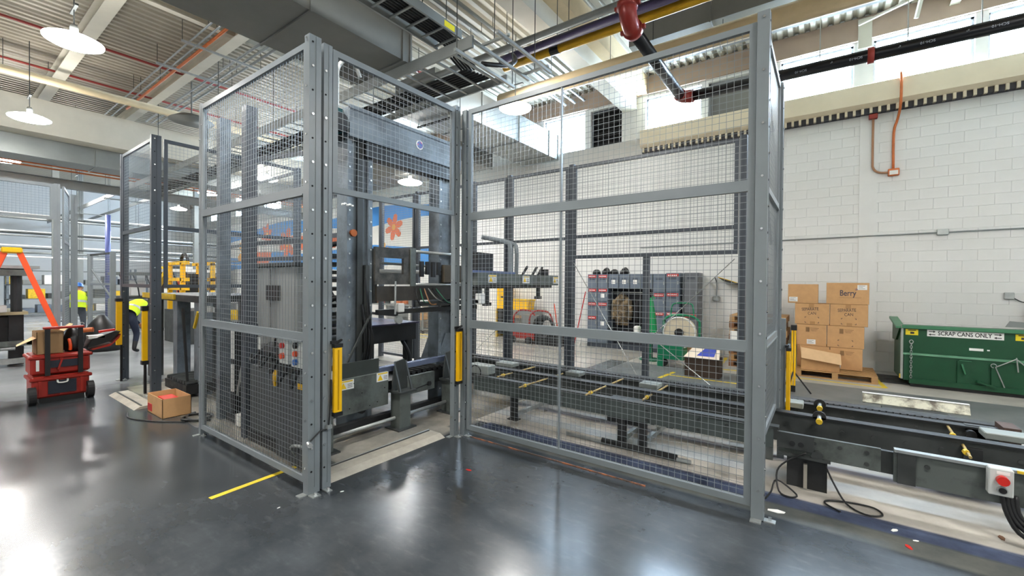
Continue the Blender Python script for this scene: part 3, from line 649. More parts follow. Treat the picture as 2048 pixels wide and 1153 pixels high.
# light curtains
def curtain(label, x, y, z0, z1, wx=.035, wy=.035, face='+x'):
    t = thing('light_curtain', label, 'light curtain', (x, y, z0), group='yellow light curtains')
    MB().bevbox(x, x+wx, y-wy, y+wy, z0, z1, .004).build('housing', YEL, t)
    MB().box(x+wx, x+wx+.002, y-.006, y+.006, z0+.02, z1-.02).build('optic_strip', mat('optic_amber', '#b8860b', .2, 0, 0), t)
    for z, s in ((z1, 1), (z0, -1)):
        MB().box(x-.002, x+wx+.004, y-wy-.004, y+wy+.004, z, z+s*.03).build('end_cap', BLACK, t)
    MB().box(x-.009, x+.015, y-.05, y+.02, z1+.03, z1+.055).build('bracket', BLACK, t); MB().tube([(x+.01, y+.01, z1+.05), (x+.02, y+.04, z1+.06), (x+.02, y-.02, z1+.02)], .008, 6).build('cable', BLACK, t)
    return t
curtain('yellow light curtain beside the leading corner post', XA+.01, YA+.20, .62, 1.16)
curtain('yellow light curtain at the far side of the opening', XA+.02, YB-.092, .62, 1.17)
lc = curtain('yellow light curtain right of the front panel end post', -.29, 5.0, .37, 1.07)
st = thing('curtain_stand', 'short pair of grey channels behind the right light curtain', 'post', (-.38, 5.02, 0))
MB().box(-.36, -.30, 5.0, 5.06, .0, 1.38).build('channel', FENCE, st); MB().box(-.46, -.385, 4.9, 4.96, 0, 1.32).build('channel', FENCE, st)
ts = thing('tripod_curtain', 'farther yellow light curtain standing on a small black tripod', 'light curtain', (-.38, 8.2, 0))
MB().box(-.41, -.385, 8.18, 8.22, .12, 1.0).build('housing', YEL, ts); MB().box(-.375, -.35, 8.18, 8.22, .12, 1.0).build('housing', YEL, ts); MB().box(-.42, -.34, 8.17, 8.23, 1.0, 1.08).build('end_cap', BLACK, ts); MB().box(-.41, -.35, 8.17, 8.23, .02, .12).build('end_cap', BLACK, ts)
for a in (.2, 2.3, 4.4): MB().cyl((-.38, 8.2, .35), (-.38+.24*math.cos(a), 8.2+.24*math.sin(a), .01), .012, 6).build('leg', BLACK, ts)
tc_ = thing('tripod_curtain', 'light curtain on a tripod left of the second cell opening', 'light curtain', (-9.5, 2.0, 0))
MB().box(-9.62, -9.56, 1.98, 2.05, .62, 1.35).build('housing', YEL, tc_); MB().box(-9.63, -9.55, 1.97, 2.06, 1.35, 1.4).build('end_cap', BLACK, tc_); MB().box(-9.6, -9.58, 2.03, 2.06, 0, .62).build('stem', BLACK, tc_)
tc2 = thing('light_curtain', 'yellow light curtain by the front corner post of the second cell', 'light curtain', (-8.2, 2.05, 0))
MB().box(-8.30, -8.24, 2.0, 2.06, .5, 1.25).build('housing', YEL, tc2); MB().box(-8.31, -8.23, 1.99, 2.07, 1.25, 1.32).build('end_cap', BLACK, tc2); MB().box(-8.31, -8.23, 1.99, 2.07, .44, .5).build('end_cap', BLACK, tc2); MB().box(-8.29, -8.25, 2.02, 2.05, 0, .44).build('stem', BLACK, tc2)
# control box on the near panel
cb = thing('control_box', 'grey control box with red and orange buttons behind the near mesh panel', 'control box', (-3.5, 1.78, 1))
MB().bevbox(-3.71, -3.52, 1.90, 2.0, .97, 1.21, .006).build('enclosure', mat('enclosure_grey', '#c8ccc8', .45, 0, .04), cb)
MB().bevbox(-3.93, -3.76, 1.90, 1.96, .98, 1.20, .006).build('enclosure', MATS['enclosure_grey'], cb)
for x, z, m in ((-3.85, 1.14, REDB), (-3.85, 1.05, ORANGE), (-3.62, 1.09, ORANGE), (-3.62, 1.16, BLACK), (-3.62, 1.02, HATB)):
    MB().cyl((x, 1.905, z), (x, 1.875, z), .026, 12).build('button', m, cb)
MB().tube([(-3.58, 1.95, .97), (-3.56, 1.97, .85), (-3.47, 1.95, .7), (-3.44, 1.95, .1)], .02, 8).build('cable', BLACK, cb, True)
MB().tube([(-3.9, 1.97, 1.1), (-4.05, 1.98, 1.2), (-4.2, 2.0, 1.15), (-4.2, 2.0, 1.02), (-4.05, 2.0, .98)], .012, 6).build('cable', BLACK, cb, True)
ss = thing('small_sensor', 'small silver sensor knob low on the corner post', 'sensor', (XA, YA+.1, .42)); MB().cyl((XA+.01, YA-.035, .42), (XA+.06, YA-.05, .42), .02, 10).build('barrel', BOLT, ss); MB().tube([(XA+.015, YA-.03, .43), (XA+.02, YA+.06, .5), (XA+.02, YA+.13, .53), (XA+.02, YA+.15, .9)], .006, 6).build('cable', BLACK, ss); MB().box(XA+.008, XA+.04, YA+.11, YA+.15, .5, .53).build('clip', ZINC, ss)
# ------------------------------------------------------------------ lift machine (palletiser)
WARN_Y = mat('warning_yellow', '#f1c81c', .5, 0, 0)
def sticker_x(parent, x, y0, y1, z0, z1):
    o = MB().box(x, x+.002, y0, y1, z0, z1).build('warning_sticker', PAPER, parent)
    h = z1-z0; yc = y0+(y1-y0)*.3
    MB().prism([(yc-h*.36, z0+h*.12), (yc+h*.36, z0+h*.12), (yc, z0+h*.78)], 'x', x+.002, x+.003).build('warning_triangle', WARN_Y, o)
    MB().box(x+.002, x+.003, y0+(y1-y0)*.1, y1-(y1-y0)*.08, z1-h*.2, z1-h*.06).build('warning_bar', WARN_Y, o)
    for i in range(3): MB().box(x+.002, x+.003, y0+(y1-y0)*.58, y1-(y1-y0)*.1, z0+h*(.2+.16*i), z0+h*(.25+.16*i)).build('print_line', INK, o)
pm = thing('lift_machine', 'tall dark steel lift machine standing inside the mesh cell', 'machine', (-4.4, 3.6, 0))
def column(y0, y1, z0, z1, x0=-4.47, x1=-4.30, m=BLUEGREY):
    o = MB().box(x0, x1, y0, y1, z0, z1).build('column', m, pm)
    for ya, yb in ((y0-.004, y0+.05), (y1-.05, y1+.004)): MB().box(x1, x1+.035, ya, yb, z0+.02, z1-.01).build('flange', m, o)
    b = MB(); z = z0+.2
    while z < z1-.1:
        b.cyl((x1+.034, y0+.022, z), (x1+.044, y0+.022, z), .011, 8); b.cyl((x1+.034, y1-.022, z+.06), (x1+.044, y1-.022, z+.06), .011, 8); z += .16
    stuff(b.build('bolt_heads', BOLT, o)); return o
cA = column(2.80, 3.12, .06, 3.6); cB = column(4.20, 4.50, .06, 3.34)
MB().box(-4.30, -4.27, 2.93, 3.0, .75, 3.3).build('guide_strip', STEEL_D, cA); MB().box(-4.30, -4.24, 3.02, 3.07, .9, 1.9).build('cable_guard', STEEL_D, cA)
for i, (dy, zt) in enumerate(((.02, 1.75), (.05, 1.6), (-.02, 1.45), (.07, 1.2))): MB().tube([(-4.25+.01*i, 3.0+dy, .8), (-4.22, 3.03+dy, 1.1), (-4.25, 3.0+dy, zt)], .012, 6).build('hose', BLACK, cA)
MB().bar((-4.2, 2.72, .75), (-4.22, 3.08, 1.35), .02, .02).build('strut', STEEL_D, cA)
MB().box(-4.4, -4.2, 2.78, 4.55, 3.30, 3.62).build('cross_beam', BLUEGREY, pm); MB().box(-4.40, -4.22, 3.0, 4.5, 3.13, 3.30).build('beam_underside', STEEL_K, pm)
MB().box(-4.22, -4.19, 2.78, 4.55, 3.60, 3.64).build('beam_lip', BLUEGREY, pm)
em = MB().cyl((-4.2, 3.78, 3.46), (-4.195, 3.78, 3.46), .06, 20).build('round_emblem', PAPER, pm); MB().cyl((-4.195, 3.78, 3.46), (-4.193, 3.78, 3.46), .045, 16).build('emblem_disc', mat('emblem_red', '#c2564a', .5, 0, .5, 30, hex2='#3c62b5', amount=.5), em)
# hoist drive
hd_ = MB().cyl((-4.6, 2.68, 3.42), (-4.25, 2.68, 3.42), .11, 16).build('hoist_motor', TEAL, pm, True); MB().cyl((-4.25, 2.68, 3.42), (-4.2, 2.68, 3.42), .1, 16).build('motor_cowl', BLACK, hd_); MB().box(-4.5, -4.3, 2.6, 2.76, 3.5, 3.6).build('terminal_box', TEAL, pm); MB().box(-4.62, -4.32, 2.74, 2.80, 3.28, 3.60).build('gearbox', STEEL_D, pm)
for k, (z, y) in enumerate(((2.55, 2.72), (3.62, 2.95))):
    for i in range(5): MB().cyl((-4.25, y+i*.03, z+.01*(i % 2)), (-4.25, y+.02+i*.03, z+.01*(i % 2)), .012, 6).build('chain_link', PAPER, pm)
MB().tube([(-4.35, 2.72, 3.6), (-4.35, 2.72, 3.9), (-4.35, 2.73, 4.05), (-4.33, 2.80, 4.16), (-4.32, 2.92, 4.15), (-4.34, 3.0, 4.05)], .022, 8).build('flex_conduit', mat('conduit_pale', '#b9b9b3', .5, .1, .05), pm, True)
MB().cyl((-4.26, 2.86, 2.25), (-4.23, 2.86, 2.25), .04, 12).build('copper_knob', mat('copper', '#a4572c', .4, .7, .2), pm)
MB().box(-4.5, -4.46, 2.66, 2.74, .7, 3.2).build('ladder_rail', BLUEGREY, pm)
# guide cage left of the column
for i in range(11): MB().box(-4.95, -4.72, 2.86, 3.16, 1.0+i*.1, 1.04+i*.1).build('cage_slat', STEEL_D, pm)
for z in (.9, 1.45, 2.1): MB().tube([(-4.72, 2.8, z), (-4.70, 2.95, z+.06), (-4.72, 3.12, z)], .03, 8).build('hose', BLACK, pm, True)
# carriage running between the columns
CARR = mat('carriage_steel', '#514e48', .5, .2, .22, 5, hex2='#34322f', amount=.4)
cr = MB().box(-4.66, -4.26, 3.135, 3.19, 1.46, 2.10).build('carriage_end', STEEL_D, pm)
x = -4.25
MB().box(x-.02, x+.02, 3.14, 3.74, 2.0, 2.12).build('carriage_rail', CARR, cr); MB().box(x-.02, x+.02, 3.14, 3.74, 1.68, 1.81).build('carriage_rail', CARR, cr)
MB().box(x-.02, x+.02, 3.56, 3.74, 1.81, 2.0).build('carriage_plate', CARR, cr); MB().box(x-.02, x+.02, 3.14, 3.20, 1.81, 2.0).build('carriage_plate', CARR, cr)
MB().box(-4.23, -4.21, 3.66, 3.74, 1.66, 2.14).build('carriage_plate', STEEL_G, cr)
for z in (2.10, 1.68): MB().cyl((-4.22, 3.74, z), (-4.22, 5.0, z), .02, 10).build('guide_rod', ZINC, cr, True)
MB().cyl((-4.5, 3.2, 1.95), (-4.45, 5.0, 1.92), .016, 8).build('guide_rod', ZINC, cr, True); MB().cyl((-4.55, 3.2, 1.84), (-4.55, 4.9, 1.86), .028, 8).build('guide_rod', WHITE, cr, True)
for i in range(4): MB().box(-4.24, -4.2, 3.82+i*.1, 3.87+i*.1, 1.78+.03*(i % 2), 1.98).build('gripper_block', STEEL_K, cr)
MB().box(-4.24, -4.18, 4.22, 4.9, 1.71, 1.95).build('carriage_box', mat('greasy_brown', '#4a4030', .6, .1, .25), cr)
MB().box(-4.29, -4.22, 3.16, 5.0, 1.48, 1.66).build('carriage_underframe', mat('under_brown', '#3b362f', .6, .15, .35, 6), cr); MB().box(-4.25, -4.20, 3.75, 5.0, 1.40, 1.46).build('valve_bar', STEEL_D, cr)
MB().box(-4.28, -4.22, 3.18, 4.95, 1.32, 1.38).build('lower_bar', STEEL_K, cr)
for i in range(6): MB().tube([(-4.22, 3.75+i*.07, 1.63), (-4.14, 3.7+i*.11, 1.50-.03*(i % 3)), (-4.19, 3.8+i*.14, 1.42+.03*(i % 2))], .008, 6).build('hose', [BLACK, mat('hose_green', '#2f6a4c', .5, 0, .05), mat('hose_copper', '#a5703f', .5, 0, .05), mat('hose_clear', '#8f8d86', .4, 0, .05)][i % 4], cr)
MB().cyl((-4.19, 3.40, 1.72), (-4.19, 3.40, 1.32), .012, 8).build('probe', ZINC, cr); MB().cyl((-4.22, 3.46, 1.25), (-4.18, 3.46, 1.25), .05, 12).build('sensor_wheel', ZINC, cr); MB().bevbox(-4.24, -4.18, 3.44, 3.54, 1.34, 1.45, .01).build('sensor_box', WHITE, cr)
# gripper arm reaching back
ga = MB().box(-3.5, -3.36, 3.95, 5.88, 1.68, 1.83).build('gripper_arm', STEEL_G, pm)
for y in (4.15, 4.9, 5.72): sticker_x(ga, -3.36, y, y+.17, 1.71, 1.81)
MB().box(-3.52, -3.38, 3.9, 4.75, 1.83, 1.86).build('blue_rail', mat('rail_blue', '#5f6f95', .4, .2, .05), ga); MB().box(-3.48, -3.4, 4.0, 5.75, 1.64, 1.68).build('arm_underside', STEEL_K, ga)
for y in (4.72, 4.86): 
    MB().tube([(-3.44, y, 1.83), (-3.44, y, 2.18), (-3.5, y-.05, 2.26), (-3.7, y-.3, 2.32)], .03, 8).build('cable_arch', FENCE, ga)
for y, z in ((4.05, 1.5), (4.2, 1.46), (5.4, 1.52)): MB().box(-3.46, -3.42, y, y+.05, z, 1.66).build('gripper_finger', STEEL_D, ga); MB().box(-3.47, -3.41, y-.03, y+.08, z-.04, z).build('suction_pad', BLACK, ga)
MB().bevbox(-3.46, -3.38, 4.02, 4.12, 1.45, 1.58, .008).build('sensor_box', WHITE, ga)
for y in (5.0, 5.25, 5.4): MB().bar((-3.43, y, 1.83), (-3.43, y+.12, 1.95), .03, .02).build('lever', STEEL_K, ga)
MB().box(-3.5, -3.4, 4.0, 4.3, 1.86, 2.08).build('valve_block', STEEL_K, ga); MB().box(-3.46, -3.38, 5.5, 5.62, 1.83, 1.92).build('valve_block', STEEL_K, ga)
# base guards seen through the opening
bs = MB().box(-4.10, -4.06, 2.5, 3.2, .30, .68).build('base_guard', STEEL_G, pm); sticker_x(bs, -4.06, 2.57, 2.75, .57, .67); sticker_x(bs, -4.06, 3.04, 3.2, .58, .68)
b = MB()
for y, z in ((2.75, .62), (3.15, .5), (3.05, .36), (2.7, .36), (2.85, .5), (2.95, .34)): b.cyl((-4.06, y, z), (-4.056, y, z), .006, 6)
stuff(b.build('punched_holes', HOLE, bs))
MB().prism([(2.5, .3), (2.56, .3), (2.56, .66), (2.5, .66)], 'x', -4.06, -4.058).build('guard_edge', STEEL_D, bs)
MB().box(-4.12, -4.1, 2.62, 3.1, .68, .84).build('upper_guard', mat('rubber_grey', '#3c423f', .4, .1, .15), pm)
bs2 = MB().box(-4.12, -4.08, 3.5, 3.95, .34, .56).build('base_guard', STEEL_G, pm); MB().cyl((-4.08, 3.85, .42), (-4.06, 3.85, .42), .03, 10).build('guard_latch', BLACK, bs2); MB().bar((-4.07, 3.5, .38), (-4.07, 3.85, .42), .01, .012).build('guard_rod', BLACK, bs2)
def leg(y0, y1, x0=-4.12, x1=-3.92, h=.42):
    o = MB().box(x0+.02, x1-.02, y0, y1, .0, h).build('support_leg', STEEL_G, pm); MB().box(x0-.02, x1+.03, y0-.05, y1+.05, 0, .015).build('foot_plate', STEEL_D, o)
    MB().prism([(y0-.02, .42), (y1+.03, .42), (y1+.03, .72), (y1-.02, .80), (y0+.02, .78), (y0-.02, .55)], 'x', x0+.06, x0+.085).build('gusset', STEEL_D, o); MB().box(x0, x1+.02, y0-.03, y1+.06, .42, .445).build('shelf', STEEL_D, o)
    MB().prism([(x1-.03, .445), (x1+.0, .445), (x0+.08, .78)], 'y', y1, y1+.02).build('gusset', STEEL_D, o); MB().prism([(x1-.03, .445), (x1+.0, .445), (x0+.08, .78)], 'y', y0-.01, y0+.01).build('gusset', STEEL_D, o)
for y0, y1 in ((2.28, 2.44), (3.27, 3.43), (4.1, 4.26)): leg(y0, y1)
MB().cyl((-4.03, 2.44, .12), (-4.03, 4.12, .14), .02, 10).build('tie_bar', ZINC, pm, True)
MB().cyl((-4.03, 4.24, .36), (-4.03, 4.3, .36), .03, 10).build('tie_nut', STEEL_D, pm)
MB().box(-4.24, -4.16, 2.45, 4.4, .06, .16).build('floor_beam', STEEL_K, pm); MB().cyl((-4.2, 2.9, .3), (-4.12, 2.9, .3), .05, 12).build('roller_end', BLACK, pm)
MB().box(-4.7, -4.15, 3.15, 4.45, .40, .54).build('inner_bed', STEEL_K, pm); MB().box(-4.2, -4.12, 3.12, 4.4, .66, .72).build('blue_rail', mat('rail_bluewhite', '#7d89a6', .25, .5, .05), pm)
for i in range(9): MB().cyl((-4.65, 3.6+i*.09, .57), (-4.18, 3.6+i*.09, .57), .03, 8).build('bed_roller', STEEL_K, pm)
MB().prism([(4.15, .56), (4.5, .56), (4.5, 1.0), (4.35, 1.0)], 'x', -4.6, -4.28).build('column_gusset', BLUEGREY, pm)
# side plates on the floor
pl = MB().box(-4.0, -3.62, 2.05, 2.3, 0, .014).build('floor_plate', STEEL_D); tag(pl, 'small dark steel plate on the floor inside the opening', 'plate')
for i in range(2): MB().cyl((-3.75-.12*i, 2.2, .014), (-3.75-.12*i, 2.2, .025), .014, 6).build('bolt', STEEL_K, pl)
fk = thing('floor_ramp', 'low pale cable ramp on the floor before the machine opening', 'ramp', (-3.5, 2.2, 0))
MB().prism([(-3.68, 0), (-3.36, 0), (-3.44, .035), (-3.6, .035)], 'y', 2.02, 3.42).build('ramp_body', mat('ramp_dirty', '#a39d90', .6, .1, .2, 6), fk); MB().box(-3.60, -3.585, 2.05, 3.4, .035, .042).build('ramp_edge', STEEL_D, fk); MB().cyl((-3.62, 2.02, .02), (-3.62, 3.42, .03), .014, 8).build('side_tube', ZINC, fk)
# dark work table behind the columns
wt = thing('work_table', 'dark steel table with purple-black top behind the lift columns', 'table', (-5.4, 4.1, 0))
MB().box(-6.3, -5.15, 3.6, 4.58, .83, 1.08).build('table_apron', STEEL_K, wt); MB().box(-6.34, -5.12, 3.58, 4.62, 1.08, 1.10).build('table_top', mat('table_purple', '#55516a', .25, .3, .1), wt); MB().box(-6.34, -5.6, 4.55, 4.6, 1.16, 1.2).build('table_rail', STEEL_K, wt)
for x in (-6.2, -5.25):
    for y in (3.66, 4.5): MB().box(x-.05, x+.05, y-.05, y+.05, 0, .83).build('leg', STEEL_K, wt)
for y in (3.75, 4.1): MB().box(-6.2, -5.25, y-.03, y+.03, .35, .43).build('stretcher', STEEL_K, wt)
MB().tube([(-5.2, 4.35, .83), (-5.12, 4.42, .6), (-5.15, 4.4, .35), (-5.25, 4.3, .15)], .03, 8).build('hose', BLACK, wt, True)
# grey control cabinet and dark base behind the near panel
gc = thing('control_cabinet', 'grey electrical cabinet with a black screen behind the near mesh panel', 'cabinet', (-5.9, 2.9, 0))
MB().bevbox(-6.5, -5.25, 2.75, 3.2, .75, 1.9, .01).build('enclosure', mat('cabinet_grey', '#8d908e', .45, .1, .08, 2), gc); MB().box(-6.47, -5.9, 2.738, 2.75, .8, 1.86).build('door', MATS['cabinet_grey'], gc); MB().box(-5.85, -5.28, 2.738, 2.75, .8, 1.86).build('door', MATS['cabinet_grey'], gc); MB().box(-5.98, -5.62, 2.72, 2.738, 1.46, 1.66).build('screen', BLACK, gc)
MB().box(-6.55, -5.2, 2.7, 3.25, 1.9, 1.94).build('top_rail', STEEL_D, gc); MB().box(-6.45, -5.3, 2.8, 3.15, 0, .75).build('stand', STEEL_K, gc)
bc = thing('drive_housing', 'dark box housing low behind the near mesh panel with yellow tags', 'machine', (-4.3, 2.4, 0))
DH = mat('housing_dark', '#454849', .5, .1, .12)
MB().bevbox(-4.95, -4.35, 2.1, 2.62, .12, .82, .01).build('housing', DH, bc); MB().bevbox(-4.3, -3.75, 2.06, 2.22, .0, .8, .01).build('housing', DH, bc); MB().box(-4.75, -4.2, 2.1, 2.3, .82, .9).build('tray', STEEL_K, bc)
MB().cyl((-4.7, 2.2, .98), (-4.35, 2.2, .98), .09, 14).build('motor', STEEL_K, bc, True); MB().cyl((-4.3, 2.15, 1.0), (-4.1, 2.15, 1.05), .05, 12).build('coupling', ZINC, bc)
MB().box(-3.9, -3.82, 2.055, 2.06, .72, .77).build('yellow_tag', YEL, bc); MB().tube([(-4.28, 2.04, .85), (-4.27, 2.03, .78), (-4.28, 2.04, .7)], .02, 6).build('yellow_hose', YEL, bc)
for i in range(5): MB().tube([(-4.8+i*.2, 2.05, .95), (-4.7+i*.2, 2.0, .9-.04*i), (-4.6+i*.2, 2.05, 1.0)], .014, 6).build('hose', BLACK, bc)
MB().box(-5.0, -4.3, 2.1, 2.6, 0, .12).build('plinth', STEEL_K, bc)
MB().tube([(-3.95, 2.1, .05), (-3.9, 2.0, .2), (-3.7, 2.0, .25), (-3.62, 2.05, .2)], .015, 8).build('conduit', ZINC, bc, True); MB().box(-3.6, -3.5, 2.0, 2.1, 0, .5).build('stand', STEEL_K, bc)
ws = thing('feeder_machine', 'black frame with white strips low behind the far part of the near panel', 'machine', (-5.6, 2.4, 0))
for x in (-5.95, -5.55): MB().box(x, x+.1, 2.3, 2.4, 0, 1.2).build('upright', STEEL_K, ws)
for x, z0, z1 in ((-5.9, .75, 1.1), (-5.9, .35, .68), (-5.5, .7, 1.1), (-5.5, .4, .62)): MB().box(x, x+.06, 2.28, 2.3, z0, z1).build('white_strip', WHITE, ws)
MB().box(-5.5, -5.1, 2.25, 2.5, .6, .95).build('black_box', BLACK, ws); MB().box(-5.2, -5.05, 2.22, 2.25, .95, 1.08).build('white_label', WHITE, ws); MB().box(-5.955, -5.17, 2.25, 2.6, .0, .08).build('base', STEEL_K, ws); MB().bar((-5.5, 2.24, .7), (-5.62, 2.24, .35), .02, .02).build('lever', ZINC, ws)
for k in range(3): MB().box(-5.56+k*.15, -5.46+k*.15, 2.2, 2.28, .02, .15+.04*k).build('bright_fitting', WHITE, ws)
# ------------------------------------------------------------------ conveyor
cv = thing('chain_conveyor', 'long low dark grey chain conveyor running behind the front mesh panel', 'conveyor', (-1, 5, 0))
def cbeam(y0, y1, x0, x1, z0, z1, m=STEEL_G, name='side_beam', bolts=0):
    o = MB().box(x0, x1, y0, y1, z0, z1).build(name, m, cv)
    if bolts:
        b = MB()
        for i in range(bolts):
            x = x0+(x1-x0)*(i+.5)/bolts
            for z in ((z0+z1)/2+.04, (z0+z1)/2-.05)[:1 + (i % 2)]: b.cyl((x, y0, z), (x, y0-.012, z), .016, 8)
        stuff(b.build('bolt_heads', STEEL_D, o))
    return o
# front side plates (nearest the camera)
cbeam(4.34, 4.37, -.30, .37, .28, .455, bolts=4); cbeam(4.36, 4.40, .3, .45, .27, .44, STEEL_D)
cbeam(4.30, 4.33, .44, 1.9, .24, .47, bolts=4); MB().box(.44, 1.9, 4.27, 4.33, .47, .49).build('cap_rail', ZINC, cv); MB().box(.46, .56, 4.28, 4.3, .24, .47).build('end_cover', STEEL_D, cv)
MB().box(1.05, 1.9, 4.26, 4.275, .475, .492).build('yellow_edge', YELD, cv)
cbeam(4.34, 4.37, -3.75, -.34, .30, .47, mat('plate_blue_grey', '#4d5553', .4, .15, .12, 3), bolts=14); MB().box(-3.75, -.3, 4.33, 4.42, .47, .49).build('cap_rail', STEEL_D, cv)
# middle beams
cbeam(4.72, 4.76, -4.3, 1.9, .26, .52, STEEL_D, bolts=30); MB().box(-4.3, 1.9, 4.70, 4.80, .52, .535).build('cap_rail', STEEL_K, cv)
cbeam(4.80, 4.86, -4.3, 1.9, .44, .50, STEEL_K, 'chain_guide')
cbeam(5.30, 5.34, -4.6, 1.25, .28, .50, STEEL_D, bolts=26); MB().box(-4.6, 1.25, 5.26, 5.36, .50, .515).build('cap_rail', STEEL_K, cv)
cbeam(5.70, 5.76, -5.1, 1.3, .26, .45, STEEL_K); MB().box(-5.1, 1.3, 5.66, 5.80, .45, .465).build('cap_rail', STEEL_K, cv)
MB().box(-5.1, -.3, 5.42, 5.50, .40, .47).build('cable_duct', STEEL_K, cv); MB().box(-5.1, 0, 5.9, 6.0, .30, .40).build('outer_rail', STEEL_K, cv)
# chain links along the middle beams
ch = MB()
for i in range(120):
    x = -4.2+i*.05; ch.box(x, x+.034, 4.815, 4.845, .50, .522)
    if x < 1.2: ch.box(x-.3, x-.266, 5.375, 5.40, .50, .52)
stuff(ch.build('drive_chain', STEEL_K, cv)); MB().box(-4.6, 1.2, 5.37, 5.405, .44, .5).build('chain_guide', STEEL_K, cv)
# cross bars with yellow ends
for x, y0, y1, z in ((-2.05, 4.2, 5.2, .52), (-1.52, 4.46, 5.3, .50), (-2.85, 4.1, 5.1, .5), (-3.4, 4.4, 5.3, .5), (-.42, 4.35, 4.7, .45), (.86, 4.4, 4.72, .49), (.87, 4.85, 5.28, .49)):
    o = MB().cyl((x, y0, z), (x+.02, y1, z), .010, 8).build('tension_rod', mat('rod_tan', '#b59a5c', .5, .2, .2), cv); MB().cyl((x, y0+.1, z), (x, y0+.14, z), .02, 8).build('rod_collar', YELD, o)
for x in (-.02, ):
    for y in (4.6, 5.1): 
        o = MB().cyl((x, y-.02, .53), (x, y+.13, .55), .016, 12).build('sprocket_shaft', ZINC, cv, True); MB().cyl((x, y-.03, .528), (x, y-.0, .532), .024, 8).build('yellow_cap', YELD, o); MB().cyl((x, y+.10, .54), (x, y+.125, .54), .05, 14).build('sprocket', STEEL_K, o)
# flat pale covers
for x, y, l in ((-2.75, 5.02, .2), (-1.75, 4.98, .22), (-3.9, 5.0, .3), (-.35, 5.07, .2), (1.05, 4.98, .28)):
    MB().bevbox(x, x+l, y, y+.18, .50, .55, .006).build('cover_plate', mat('cover_pale', '#8f9590', .45, .2, .1), cv)
MB().bevbox(-3.95, -3.6, 4.45, 4.62, .48, .60, .01).build('gearbox_cover', MATS['cover_pale'], cv); MB().tube(arc((-3.75, 4.38, .52), .09, 0, 2*PI, 16, 'xz'), .008, 6).build('hose_loop', BLACK, cv)
# legs
def cleg(x, y0=4.40, y1=5.3):
    for y in (y0, y1): MB().box(x-.04, x+.04, y-.03, y+.03, 0, .30).build('leg', STEEL_K, cv); MB().box(x-.07, x+.07, y-.05, y+.05, 0, .012).build('foot_plate', STEEL_K, cv)
    MB().box(x-.02, x+.02, y0, y1, .03, .08).build('leg_brace', ZINC, cv); MB().box(x-.02, x+.02, y0, y1, .22, .27).build('leg_brace', ZINC, cv)
for x in (-3.13, -1.72, -1.5, 1.35): cleg(x)
mo = MB().box(-1.9, -1.55, 4.42, 4.62, .22, .46).build('drive_motor', STEEL_K, cv); MB().cyl((-1.95, 4.5, .34), (-1.9, 4.5, .34), .07, 12).build('motor_cap', STEEL_K, mo)
tk = MB().box(-.24, .04, 4.38, 4.68, .0, .30).build('drive_stand', STEEL_K, cv); MB().box(-.12, -.095, 4.33, 4.36, .02, .22).build('pale_strip', mat('pale_strip', '#a8a396', .5, .2, .1), tk)
for x, z in ((-.2, .38), (-.14, .38)): MB().cyl((x, 4.34, z), (x, 4.31, z), .022, 10).build('pivot_bolt', STEEL_K, tk)
MB().cyl((-.03, 4.34, .31), (-.03, 4.31, .31), .04, 14).build('pivot_bolt', STEEL_D, tk); MB().box(-.31, -.05, 4.315, 4.34, .33, .46).build('face_plate', STEEL_D, tk)
MB().box(-.30, .06, 4.30, 4.4, .27, .29).build('stand_flange', STEEL_D, tk)
# raised end on the right
MB().box(1.2, 1.3, 5.2, 5.42, .42, .56).build('end_stop', mat('rusty_stop', '#4d3a30', .7, .1, .3), cv); MB().box(1.0, 1.22, 5.3, 5.36, .42, .52).build('end_bracket', STEEL_D, cv); MB().cyl((1.02, 5.26, .46), (1.02, 5.2, .46), .035, 10).build('end_roller', STEEL_K, cv)
MB().box(.88, .98, 4.68, 4.72, .34, .48).build('chain_tensioner', STEEL_K, cv)
# emergency stop box
es = thing('stop_button_box', 'pale grey push button box with red mushroom button on the conveyor end', 'control box', (.97, 4.2, .3))
MB().bevbox(.905, 1.02, 4.19, 4.26, .325, .505, .006).build('enclosure', MATS['enclosure_grey'], es); MB().cyl((.965, 4.19, .435), (.965, 4.155, .435), .03, 16).build('red_button', REDB, es); MB().cyl((.965, 4.19, .37), (.965, 4.17, .37), .025, 16).build('bezel', ZINC, es); MB().cyl((.965, 4.17, .37), (.965, 4.165, .37), .019, 14).build('key_switch', BLACK, es); MB().box(.94, 1.0, 4.188, 4.19, .47, .49).build('label_plate', PAPER, es)
for i in range(4): MB().tube([(.98+.02*i, 4.24, .33), (1.0+.02*i, 4.22, .2), (1.08+.03*i, 4.2, .08+.02*i), (1.3, 4.22, .05+.03*i), (1.7, 4.3, .06)], .014, 8).build('cable', BLACK, es, True)
